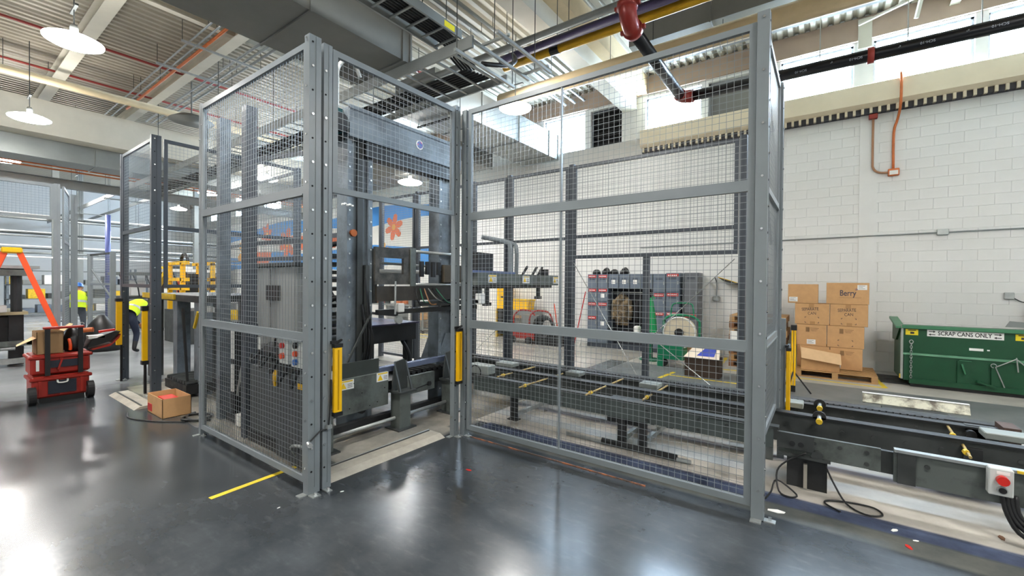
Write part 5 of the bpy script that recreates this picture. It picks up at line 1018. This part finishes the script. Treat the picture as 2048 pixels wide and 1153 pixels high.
for z in (.12, .42, .78): MB().box(-11.5, -10.9, 10.0, 10.5, z, z+.02).build('shelf', GALV, tr)
MB().tube([(-11.4, 10.0, .8), (-11.35, 10.0, .92), (-11.0, 10.0, .92), (-10.95, 10.0, .8)], .015, 6).build('handle', WHITE, tr)
for i, (a, c) in enumerate(((-11.42, WHITE), (-11.2, CARD))): tag(MB().bevbox(a, a+.2, 10.05, 10.3, .445, .68, .005).build('small_carton', c), ['white', 'brown'][i]+' small carton on the grey trolley', 'carton')
# ------------------------------------------------------------------ left: tool cart
tcart = thing('tool_box_cart', 'red modular tool box cart with tall black handle posts', 'tool cart', (-8.9, 1.2, 0))
def toolbox(z0, z1, y0, y1, x0, x1, name):
    o = MB().bevbox(x0, x1, y0, y1, z0, z1, .02).build(name, RED, tcart)
    MB().bevbox(x0-.02, x1+.025, y0-.025, y1+.025, z1-.06, z1-.015, .01).build('lid_rim', RED, o)
    for y in (y0+.06, (y0+y1)/2-.02, y1-.1): MB().box(x1, x1+.018, y, y+.035, z0+.03, z1-.06).build('rib', RED, o)
    return o
b1 = toolbox(.07, .37, .93, 1.50, -9.15, -8.68, 'lower_box'); b2 = toolbox(.39, .67, .92, 1.51, -9.15, -8.70, 'upper_box')
MB().box(-8.66, -8.655, 1.08, 1.36, .12, .3).build('recess_panel', mat('panel_navy', '#1f2430', .5, 0, .1), b1); MB().tube([(-8.65, 1.17, .31), (-8.64, 1.18, .27), (-8.64, 1.26, .27), (-8.65, 1.27, .31)], .01, 6).build('latch', PAPER, b1)
MB().box(-8.68, -8.675, .97, 1.0, .45, .6).build('white_tag', PAPER, b2); MB().box(-8.68, -8.675, 1.1, 1.38, .48, .58).build('recess_panel', MATS['panel_navy'], b2); MB().bar((-8.67, 1.18, .45), (-8.67, 1.22, .6), .02, .02).build('latch', RED, b2)
for y in (.93, 1.50): o = MB().cyl((-8.66, y-.035, .12), (-8.66, y+.035, .12), .12, 20).build('wheel', RUBBER, tcart); MB().cyl((-8.66, y-.038, .12), (-8.66, y+.038, .12), .05, 12).build('wheel_hub', STEEL_D, o)
for y in (1.075, 1.40): MB().box(-8.665, -8.63, y-.025, y+.025, .38, 1.04).build('handle_post', BLACK, tcart)
MB().bevbox(-8.67, -8.62, 1.03, 1.44, 1.02, 1.055, .008).build('handle_grip', RED, tcart); MB().tube(arc((-8.64, 1.41, 1.07), .025, 0, PI, 8, 'yz'), .005, 6).build('wire_loop', ZINC, tcart); MB().box(-9.1, -8.7, 1.0, 1.45, .0, .07).build('skid', BLACK, tcart)
cx = thing('open_carton', 'open cardboard box riding on the red tool cart', 'carton', (-8.9, 1.1, .68))
for a in ((-9.1, -9.094, .98, 1.24), (-8.716, -8.71, .98, 1.24), (-9.1, -8.71, .98, .986), (-9.1, -8.71, 1.234, 1.24)): MB().box(*a, .68, .98).build('side', mat('cardboard_shade', '#9a7a55', .8, 0, .08), cx)
MB().box(-9.1, -8.71, .98, 1.24, .676, .682).build('bottom', CARD, cx)
for q in ([(-8.72, .98, .90), (-9.05, .98, .90), (-9.0, .82, .80), (-8.76, .80, .80)], [(-8.72, 1.24, .97), (-9.08, 1.24, .97), (-9.0, 1.34, 1.07), (-8.75, 1.34, 1.07)]): MB().add(q, [(0, 1, 2, 3)]).build('flap', CARDL, cx)
tb = thing('tool_bag', 'black tool bag with orange detail on the red tool cart', 'bag', (-8.9, 1.35, .68)); MB().lathe([(.15, 0), (.17, .08), (.15, .2), (.1, .3), (.03, .34)], (-8.90, 1.365, .68), 14, 1, .65).build('bag_body', BLACK, tb, True); MB().tube([(-8.74, 1.31, .7), (-8.73, 1.31, .78), (-8.76, 1.3, .86)], .018, 6).build('orange_strap', ORANGE, tb); MB().cyl((-8.85, 1.46, .96), (-8.8, 1.56, .97), .035, 10).build('wooden_knob', ORCON, tb)
tt = thing('drill_case', 'red and black drill tray hanging over the tool cart edge', 'tray', (-8.8, 1.65, .75)); MB().prism([(1.49, .70), (1.74, .78), (1.86, .92), (1.80, .93), (1.53, .82)], 'x', -9.05, -8.75).build('black_body', BLACK, tt); MB().prism([(1.52, .68), (1.76, .75), (1.86, .88), (1.84, .82), (1.74, .71), (1.55, .67)], 'x', -9.06, -8.74).build('red_shell', RED, tt); MB().box(-8.9, -8.75, 1.5, 1.68, .84, .88).build('white_sheet', PAPER, tt); MB().bar((-8.8, 1.62, .93), (-8.8, 1.8, .95), .06, .03).build('red_handle', REDB, tt)
# cardboard box on the floor
fbx = thing('floor_carton', 'open cardboard carton on the floor before the second cell', 'carton', (-6.9, 2.0, 0))
FBX = [(-7.13, 1.78), (-6.56, 1.78), (-6.56, 2.08), (-7.13, 2.08)]
for a in ((-7.13, -6.56, 1.78, 1.786), (-7.13, -6.56, 2.074, 2.08), (-7.13, -7.124, 1.78, 2.08), (-6.566, -6.56, 1.78, 2.08)): MB().box(*a, 0, .24).build('side', CARD, fbx)
MB().box(-7.13, -6.56, 1.78, 2.08, 0, .006).build('bottom', CARD, fbx); MB().box(-7.1, -6.95, 1.774, 1.78, .03, .12).build('red_print', LRED, fbx); MB().box(-7.0, -6.75, 1.85, 2.0, .16, .2).build('red_bag', REDB, fbx)
hc = tag(MB().tube([(-6.5, 2.1, .02), (-6.3, 1.9, .02), (-6.1, 2.05, .02), (-6.25, 2.2, .025), (-6.4, 2.0, .03), (-6.15, 1.95, .03), (-6.0, 2.1, .02)], .016, 7).build('hose_pile', BLACK, None, True), 'black cable heap beside the floor carton', 'cable')
tag(MB().tube([(-7.2, 1.6, .008), (-6.9, 1.55, .008), (-6.5, 1.7, .008), (-6.2, 1.9, .008)], .007, 6).build('thin_cable', BLACK, None, True), 'thin black cable snaking in front of the floor carton', 'cable')
rl = thing('floor_ramp', 'low pale cable ramp on the floor by the second cell', 'ramp', (-8, 1.8, 0)); MB().prism([(1.68, 0), (1.95, 0), (1.9, .035), (1.75, .035)], 'x', -8.55, -7.3).build('ramp_body', MATS['ramp_dirty'], rl); MB().box(-8.5, -7.35, 1.76, 1.78, .035, .042).build('ramp_edge', STEEL_D, rl)
# white square tube through the fence
tag(MB().bar((-6.9, 2.43, 1.30), (-5.75, 1.98, 1.38), .06, .07).build('white_tube', WHITE), 'white square tube sticking out behind the near panel end', 'tube')
# second cell machine table
t2 = thing('machine_table', 'dark steel machine table with yellow edge in the second cell', 'machine', (-8.8, 2.8, 0))
MB().box(-10.0, -7.45, 2.45, 3.6, 1.38, 1.48).build('table_top', STEEL_D, t2); MB().box(-10.0, -8.4, 2.42, 2.45, 1.40, 1.49).build('yellow_edge', YELD, t2)
for x in (-9.75, -8.45, -7.56):
    for y in (2.55, 3.5): MB().box(x-.09, x+.09, y-.09, y+.09, 0, 1.38).build('leg', STEEL_D if x < -9 else BLUEGREY, t2)
for z in (.35, .8): MB().box(-9.7, -7.56, 3.45, 3.55, z, z+.08).build('stretcher', STEEL_K, t2)
MB().box(-8.35, -7.45, 2.3, 3.3, .05, .18).build('roller_bed', STEEL_K, t2); MB().bar((-7.55, 2.35, .1), (-7.75, 2.35, 1.3), .03, .03).build('prop', STEEL_K, t2)
for k in range(8): MB().cyl((-8.3+k*.11, 2.32, .2), (-8.3+k*.11, 3.28, .2), .035, 8).build('roller', STEEL_D, t2)
MB().box(-7.75, -7.6, 2.5, 2.6, .9, 1.36).build('valve_stack', STEEL_K, t2); MB().bar((-7.6, 2.45, 1.0), (-7.45, 2.45, 1.25), .04, .03).build('yellow_arm', YELD, t2)
# far yellow frame (robot cage)
yr = thing('yellow_machine', 'yellow framed machine far behind the second cell', 'machine', (-14.5, 4.5, 0))
for x, y in ((-15.2, 4.3), (-14.9, 4.9), (-14.2, 4.3), (-13.9, 4.9)): MB().box(x-.05, x+.05, y-.05, y+.05, .9, 2.2).build('upright', YEL, yr)
for z in (1.5, 1.75, 2.2): MB().box(-15.25, -13.85, 4.25, 4.35, z-.05, z+.04).build('rail', YEL, yr); MB().box(-15.25, -13.85, 4.85, 4.95, z-.05, z+.04).build('rail', YEL, yr)
MB().bar((-15.3, 4.3, 2.1), (-15.9, 4.2, 1.5), .1, .1).build('yellow_arm', YELD, yr); MB().box(-15.3, -13.7, 4.2, 5.0, 0, .9).build('base', STEEL_D, yr); MB().box(-14.8, -14.3, 4.5, 4.7, 1.3, 1.9).build('inner_unit', STEEL_K, yr)
MB().tube(arc((-14.4, 4.4, 2.2), .25, 0, PI, 10), .04, 8).build('hose', BLACK, yr, True)
# ladder
ld = thing('step_ladder', 'orange fibreglass step ladder with yellow top cap', 'ladder', (-12.0, 1.05, 0), math.radians(84.5))
LZ = 2.2
for s in (-1, 1):
    for d in (-.24, .24): MB().bar((s*.09, d*.6, LZ), (s*.80, d*1.15, 0), .08, .035, (0, 1, 0)).build('rail', ORANGE, ld, world=False)
for i in range(6):
    k = (i+1)/7; MB().box(-(.8-.71*k)-.05, -(.8-.71*k)+.05, -.26+.1*k, .26-.1*k, LZ*k-.015, LZ*k+.015).build('step', ZINC, ld, world=False)
for i in range(4):
    k = (i+1)/5; MB().box((.8-.71*k)-.015, (.8-.71*k)+.015, -.26+.1*k, .26-.1*k, LZ*k-.015, LZ*k+.015).build('brace', ZINC, ld, world=False)
MB().bevbox(-.13, .13, -.2, .2, LZ-.02, LZ+.08, .02).build('top_cap', YEL, ld, world=False); MB().box(-.36, -.28, -.225, -.215, 1.45, 1.75).build('white_sticker', PAPER, ld, world=False)
# far left machine behind the ladder
lm = thing('left_machine', 'dark conveyor machine with round tubes behind the ladder', 'machine', (-13.5, .5, 0))
MB().box(-15, -12.9, -.8, 1.4, 1.78, 1.90).build('carriage', STEEL_G, lm); MB().box(-15, -12.9, -.9, 1.5, 1.92, 1.98).build('carriage_plate', ZINC, lm); MB().box(-14.8, -13.2, -.8, 1.2, .35, .95).build('housing', STEEL_K, lm); MB().box(-14.8, -13.0, -.8, 1.35, 1.0, 1.06).build('table_top', mat('tan_belt', '#a89c7a', .6, 0, .1), lm)
for y in (-.6, .3, 1.2): MB().cyl((-13.1, y, 1.06), (-13.1, y, 1.78), .08, 12).build('strut', STEEL_K, lm); MB().box(-13.25, -13.1, y-.1, y+.1, 0, 1.0).build('leg', STEEL_K, lm)
for i in range(6): MB().cyl((-13.15, -1.2+.2*i, .18+.09*(i % 3)), (-12.75, -.6+.35*i, .18+.09*(i % 3)), .035, 8).build('round_tube', ZINC, lm, True)
for z in (.12, .42): MB().box(-13.2, -12.75, -1.0, -.9, z, z+.07).build('rail', STEEL_G, lm); MB().box(-13.2, -12.75, 1.3, 1.4, z, z+.07).build('rail', STEEL_G, lm)
MB().box(-12.85, -12.75, -1.0, 1.4, .06, .16).build('rail', ZINC, lm); MB().box(-12.85, -12.75, -1.0, 1.4, .40, .50).build('rail', STEEL_G, lm)
for i in range(5): MB().bevbox(-13.05+.02*i, -12.9, .0+.22*i, .18+.22*i, 1.06, 1.2+.05*(i % 2), .01).build('white_fitting', WHITE, lm)
# mesh trolley, blue column, far racks
gt = thing('mesh_gate', 'light mesh gate on a castor standing far left', 'gate', (-16, 3, 0)); 
A_ = Vector((-17.0, 2.95, 0)); B_ = Vector((-15.1, 3.05, 0)); dd = (B_-A_).normalized()
for p in (A_, B_): MB().box(p.x-.05, p.x+.05, p.y-.05, p.y+.05, .2, 2.45).build('stile', FL, gt); MB().cyl((p.x-.04, p.y, .1), (p.x+.04, p.y, .1), .1, 14).build('castor', RUBBER, gt); MB().box(p.x-.04, p.x+.04, p.y-.04, p.y+.04, .1, .22).build('castor_fork', STEEL_D, gt)
for z in (.45, 1.6, 2.42): MB().bar(A_+Vector((0, 0, z)), B_+Vector((0, 0, z)), .03, .05).build('rail', STEEL_D if z > 2 else FL, gt)
MB().bar(A_+Vector((.2, 0, 2.0)), B_+Vector((0, 0, 1.2)), .03, .04).build('diagonal', FL, gt)
mw = MB()
for i in range(34): p = A_+dd*(i*.065); mw.cyl((p.x, p.y, .45), (p.x, p.y, 2.42), .003, 3)
for i in range(30): mw.cyl(A_+Vector((0, 0, .47+i*.065)), B_+Vector((0, 0, .47+i*.065)), .003, 3)
stuff(mw.build('wire_mesh', WIRE, gt))
bcq = thing('blue_column', 'slim blue steel column far down the hall', 'column', (-24, 4.7, 0)); MB().cyl((-24, 4.7, .02), (-24, 4.7, 4.4), .09, 14).build('shaft', mat('column_blue', '#3f4a80', .45, .1, .08), bcq, True); MB().box(-24.2, -23.8, 4.5, 4.9, 0, .03).build('base_plate', STEEL_D, bcq)
def rack(label, x, y, w, d, h, n, seed):
    t = thing('storage_rack', label, 'rack', (x, y, 0), group='far storage racks'); r = random.Random(seed)
    for a in (0, w):
        for b_ in (0, d): MB().box(x+a-.04, x+a+.04, y+b_-.04, y+b_+.04, 0, h).build('upright', BLUEGREY if seed % 2 else GALV, t)
    for k in range(n):
        z = .15+(h-.3)*k/max(1, n-1); MB().box(x-.04, x+w+.04, y-.04, y+d+.04, z-.04, z).build('shelf', GALV, t)
        if k < n-1:
            yy = y
            while yy < y+d-.4:
                ww = .35+.3*r.random(); hh = (.3+.5*r.random())*(h/n); MB().bevbox(x+.1, x+w-.05, yy, yy+ww, z, z+hh, .01).build('stored_box', r.choice([WHITE, CARD, GALV, STEEL_D, WHITE, YELD, LOCK]), t); yy += ww+.08
rack('far rack at the end of the hall behind the standing worker', -31, 2.5, .9, 4.5, 2.3, 4, 1); rack('far rack behind the blue column', -29.5, 7.5, .9, 3.5, 3.0, 5, 2); rack('far rack left of the standing worker', -27, -1.5, .9, 3.0, 2.6, 4, 3)
rack('rack seen through the second cell', -20, 6.6, .9, 2.6, 1.7, 3, 5); rack('rack in front of the mural', -21.5, 9.8, 3.2, .8, 1.9, 3, 6)
def block_machine(label, x, y, w, d, h, seed):
    t = thing('packing_machine', label, 'machine', (x, y, 0), group='far packing machines'); r = random.Random(seed)
    MB().bevbox(x, x+w, y, y+d, .12, h*.55, .02).build('lower_body', r.choice([GALV, LOCK, ZINC]), t); MB().box(x+.1, x+w-.1, y+.1, y+d-.1, h*.55, h*.6).build('bed', STEEL_D, t)
    for a in (0.05, w-.13):
        for b_ in (.05, d-.13): MB().box(x+a, x+a+.08, y+b_, y+b_+.08, h*.6, h).build('upright', r.choice([STEEL_D, BLUEGREY]), t); MB().box(x+a, x+a+.08, y+b_, y+b_+.08, 0, .12).build('foot', STEEL_K, t)
    MB().box(x, x+w, y, y+d, h, h+.1).build('head', r.choice([GALV, STEEL_G, WHITE]), t); MB().bevbox(x+w*.3, x+w*.7, y+d*.3, y+d*.7, h*.6, h*.9, .02).build('tool_head', r.choice([ZINC, WHITE, ORANGE]), t); MB().bevbox(x+w, x+w+.06, y+d*.2, y+d*.5, h*.3, h*.5, .01).build('panel', WHITE, t)
    for k in range(3): MB().tube([(x+w, y+d*.3*k, h), (x+w+.1, y+d*.3*k+.1, h*.8), (x+w-.1, y+d*.3*k+.2, h*.6)], .02, 6).build('hose', BLACK, t)
block_machine('grey machine beyond the mesh gate', -21.5, 4.2, 1.6, 1.2, 1.9, 1); block_machine('boxy machine behind the bending worker', -18.5, 4.9, 1.4, 1.2, 2.0, 2); block_machine('machine at the left edge far behind the ladder', -19.5, -1.6, 1.8, 1.6, 2.9, 3); block_machine('far machine left of the standing worker', -23.5, .4, 1.5, 1.2, 2.4, 4); block_machine('machine in front of the mural behind the second cell', -17.2, 7.6, 1.6, 1.2, 1.6, 5); block_machine('low machine behind the dark inner column', -10.8, 5.3, 1.6, 1.1, 1.5, 6)
# pipes, hoses and trays criss-crossing the far end of the hall
rr_ = random.Random(11)
for i in range(10):
    z = 2.6+.22*i+rr_.uniform(-.05, .05); x = -25.25-.5*((i*3) % 10)
    pipe('service_pipe', 'far %s service pipe, %s above the floor' % (('white', 'grey', 'dark')[i % 3], ('lowest', 'second lowest', 'third lowest', 'fourth lowest', 'fifth lowest', 'fifth highest', 'fourth highest', 'third highest', 'second highest', 'highest')[i]), [(x, -6, z), (x, 10.8, z)], (.03+.015*(i % 2)), (WHITE, GALV, STEEL_D)[i % 3], n=8, hang=[(x, -3+.3*i, z), (x, 4+.3*i, z)])
for i, (x, y) in enumerate(((-25.5, 3.4), (-28.5, 4.6), (-27.2, 1.2), (-23.4, 7.6))):
    t = thing('steel_column', 'far grey hall column, %s' % ('behind the standing worker', 'near the end wall', 'left of the standing worker', 'before the mural')[i], 'column', (x, y, 0)); MB().box(x-.1, x+.1, y-.1, y+.1, .02, ZC-.05).build('shaft', GALV, t); MB().box(x-.2, x+.2, y-.2, y+.2, 0, .02).build('base_plate', STEEL_D, t)
# ------------------------------------------------------------------ people
def body(name, parent, joints, edges, mats_by_joint):
    """one continuous skinned mesh; joints: name -> (x, y, z, rx, ry)"""
    names = list(joints); me = bpy.data.meshes.new(name); me.from_pydata([joints[n][:3] for n in names], [(names.index(a), names.index(b)) for a, b in edges], [])
    ob = bpy.data.objects.new(name, me); COL.objects.link(ob)
    md = ob.modifiers.new('skin', 'SKIN'); md.use_smooth_shade = True; sd = ob.modifiers.new('sub', 'SUBSURF'); sd.levels = 2; sd.render_levels = 2
    for i, n in enumerate(names):
        s = me.skin_vertices[0].data[i]; s.radius = joints[n][3:5]; s.use_root = (n == 'pelvis')
    dg = bpy.context.evaluated_depsgraph_get(); dg.update(); m2 = bpy.data.meshes.new_from_object(ob.evaluated_get(dg)); bpy.data.objects.remove(ob)
    m2.materials.clear(); order = []
    for mm in mats_by_joint.values():
        if mm not in order: order.append(mm)
    for mm in order: m2.materials.append(mm)
    P_ = {n: Vector(joints[n][:3]) for n in names}
    for p in m2.polygons:
        c = p.center; n = min(names, key=lambda k: (P_[k]-c).length); p.material_index = order.index(mats_by_joint[n]); p.use_smooth = True
    return link(name, m2, parent, True, world=False)
EDG = [('pelvis', 'waist'), ('waist', 'chest'), ('chest', 'neck'), ('neck', 'head'), ('head', 'crown'), ('pelvis', 'hipL'), ('hipL', 'kneeL'), ('kneeL', 'ankL'), ('ankL', 'toeL'), ('pelvis', 'hipR'), ('hipR', 'kneeR'), ('kneeR', 'ankR'), ('ankR', 'toeR'), ('chest', 'shL'), ('shL', 'elL'), ('elL', 'wrL'), ('wrL', 'haL'), ('chest', 'shR'), ('shR', 'elR'), ('elR', 'wrR'), ('wrR', 'haR')]
def person(label, loc, rz, J, jacket, trouser, hat):
    t = thing('person', label, 'person', loc, rz); mj = {}
    for n in J: mj[n] = SKIN if n in ('head', 'neck', 'crown', 'haL', 'haR') else (trouser if n in ('pelvis', 'hipL', 'hipR', 'kneeL', 'kneeR') else (BLACK if n in ('ankL', 'ankR', 'toeL', 'toeR') else jacket))
    body('body', t, J, EDG, mj)
    # hands: palm continues into five fingers
    for sd_ in 'LR':
        w = Vector(J['wr'+sd_][:3]); h_ = Vector(J['ha'+sd_][:3]); d = (h_-w).normalized(); side = d.cross(Vector((0, 1, 0))).normalized() if abs(d.y) < .9 else Vector((1, 0, 0)); m = MB()
        for k in range(4): a = h_+side*(.022*(k-1.5)); L_ = (.07, .08, .075, .055)[k]; m.tube([a, a+d*L_*.5, a+d*L_*.9+Vector((0, 0, -.015))], [.009, .0085, .007], 6)
        a = w+(h_-w)*.4; m.tube([a, a+side*.04+d*.02, a+side*.05+d*.05], [.011, .01, .008], 6); stuff(m.build('fingers', SKIN, t, True, world=False))
    c = Vector(J['chest'][:3]); wv = Vector(J['waist'][:3]); up = (c-wv).normalized()
    # hi-vis vest: a shell around the torso
    axis_y = Vector((0, 1, 0)); axis_x = axis_y.cross(up).normalized(); K = 16; P2 = []; F2 = []
    rows = [(wv-up*.12, .19, .145), (wv, .185, .145), ((wv+c)/2, .195, .15), (c, .205, .155), (c+up*.12, .17, .12), (c+up*.17, .1, .09)]
    for ctr, ry, rx in rows: P2 += [ctr+axis_y*(ry*math.sin(2*PI*k/K))+axis_x*(rx*math.cos(2*PI*k/K)) for k in range(K)]
    for i in range(len(rows)-1):
        for k in range(K): F2.append((i*K+k, i*K+(k+1) % K, (i+1)*K+(k+1) % K, (i+1)*K+k))
    vv = MB().add(P2, F2).build('safety_vest', HIVIS, t, True, world=False)
    P3 = []
    for ctr, ry, rx in ((wv+up*.03, .193, .153), (wv+up*.09, .197, .155)): P3 += [ctr+axis_y*(ry*math.sin(2*PI*k/K))+axis_x*(rx*math.cos(2*PI*k/K)) for k in range(K)]
    MB().add(P3, [(k, (k+1) % K, K+(k+1) % K, K+k) for k in range(K)]).build('reflective_band', mat('reflective_silver', '#c9cdd0', .3, .3, 0), vv, world=False)
    hN = Vector(J['head'][:3]); hc_ = Vector(J['crown'][:3]); hu = (hc_-hN).normalized()
    # face: nose, eyes, ears on the head front (local +x)
    fx = hu.cross(Vector((0, -1, 0))).normalized(); fx = fx if fx.x > 0 or abs(hu.z) < .5 else -fx
    f = MB(); f.cyl(hN+fx*.085, hN+fx*.115-hu*.01, .014, 8, .008); f.build('nose', SKIN, t, True, world=False)
    for s in (-1, 1): MB().cyl(hN+fx*.088+Vector((0, s*.033, 0))+hu*.03, hN+fx*.096+Vector((0, s*.033, 0))+hu*.03, .009, 8).build('eye', INK, t, world=False); MB().cyl(hN+Vector((0, s*.075, 0)), hN+Vector((0, s*.092, 0)), .028, 10).build('ear', SKIN, t, world=False)
    MB().bar(hN+fx*.09-hu*.045-Vector((0, .02, 0)), hN+fx*.09-hu*.045+Vector((0, .02, 0)), .006, .006).build('mouth', LRED, t, world=False)
    if hat:
        q = MB(); K = 16; rows = [(hN+hu*.045, .125, .115), (hN+hu*.06, .115, .105), (hN+hu*.12, .1, .09), (hN+hu*.16, .055, .05), (hN+hu*.168, .01, .01)]; P4 = []
        for ctr, a, b_ in rows: P4 += [ctr+fx*(a*math.cos(2*PI*k/K))+Vector((0, 1, 0))*(b_*math.sin(2*PI*k/K)) for k in range(K)]
        q.add(P4, [(i*K+k, i*K+(k+1) % K, (i+1)*K+(k+1) % K, (i+1)*K+k) for i in range(len(rows)-1) for k in range(K)]); q.build('hard_hat', hat, t, True, world=False)
    else:
        MB().lathe([(.085, .02), (.098, .06), (.085, .11), (.03, .145)], tuple(hN), 12).build('hair', INK, t, True, world=False)
    return t
ST = dict(pelvis=(0, 0, .88, .14, .11), waist=(-.02, 0, 1.02, .14, .11), chest=(.03, 0, 1.22, .16, .12), neck=(.09, 0, 1.39, .055, .055), head=(.13, 0, 1.47, .09, .082), crown=(.14, 0, 1.56, .07, .065),
          hipL=(0, .1, .82, .095, .095), kneeL=(.03, .12, .46, .065, .065), ankL=(-.01, .13, .09, .045, .045), toeL=(.14, .14, .045, .04, .035), hipR=(0, -.1, .82, .095, .095), kneeR=(.02, -.12, .46, .065, .065), ankR=(-.04, -.13, .09, .045, .045), toeR=(.11, -.14, .045, .04, .035),
          shL=(.04, .19, 1.32, .07, .065), elL=(.08, .25, 1.06, .05, .05), wrL=(.28, .2, .95, .033, .033), haL=(.35, .19, .94, .04, .025), shR=(.04, -.19, 1.32, .07, .065), elR=(.1, -.25, 1.05, .05, .05), wrR=(.3, -.19, .95, .033, .033), haR=(.37, -.18, .94, .04, .025))
person('person with blue hard hat and yellow vest standing behind the left tower', (-17.3, 2.74, 0), PI*.9, ST, mat('shirt_grey', '#59605f', .85, 0, .1), JEANS, HATB)
BD = dict(pelvis=(-.12, 0, .86, .14, .11), waist=(.0, 0, .98, .14, .11), chest=(.22, 0, 1.10, .16, .12), neck=(.40, 0, 1.12, .055, .055), head=(.49, 0, 1.10, .09, .082), crown=(.57, 0, 1.08, .07, .065),
          hipL=(-.1, .1, .81, .095, .095), kneeL=(.0, .12, .45, .065, .065), ankL=(-.06, .13, .09, .045, .045), toeL=(.09, .14, .045, .04, .035), hipR=(-.1, -.1, .81, .095, .095), kneeR=(.02, -.12, .45, .065, .065), ankR=(-.1, -.13, .09, .045, .045), toeR=(.05, -.14, .045, .04, .035),
          shL=(.30, .19, 1.08, .07, .065), elL=(.38, .23, .82, .05, .05), wrL=(.52, .17, .68, .033, .033), haL=(.57, .15, .61, .04, .025), shR=(.30, -.19, 1.08, .07, .065), elR=(.4, -.23, .82, .05, .05), wrR=(.55, -.17, .7, .033, .033), haR=(.6, -.15, .63, .04, .025))
person('person in navy jacket and yellow vest bending over beside the second cell', (-13.2, 2.98, 0), PI*.75, BD, NAVY, NAVY, None)
BD2 = tag(MB().lathe([(.55, 0), (.5, .25), (.3, .6), (.08, .85)], (-14.4, 2.7, .0), 14, 1, .8).build('dark_tarp', BLACK, None, True), 'dark covered heap left of the bending worker', 'tarp')
print('objects', len(bpy.data.objects))
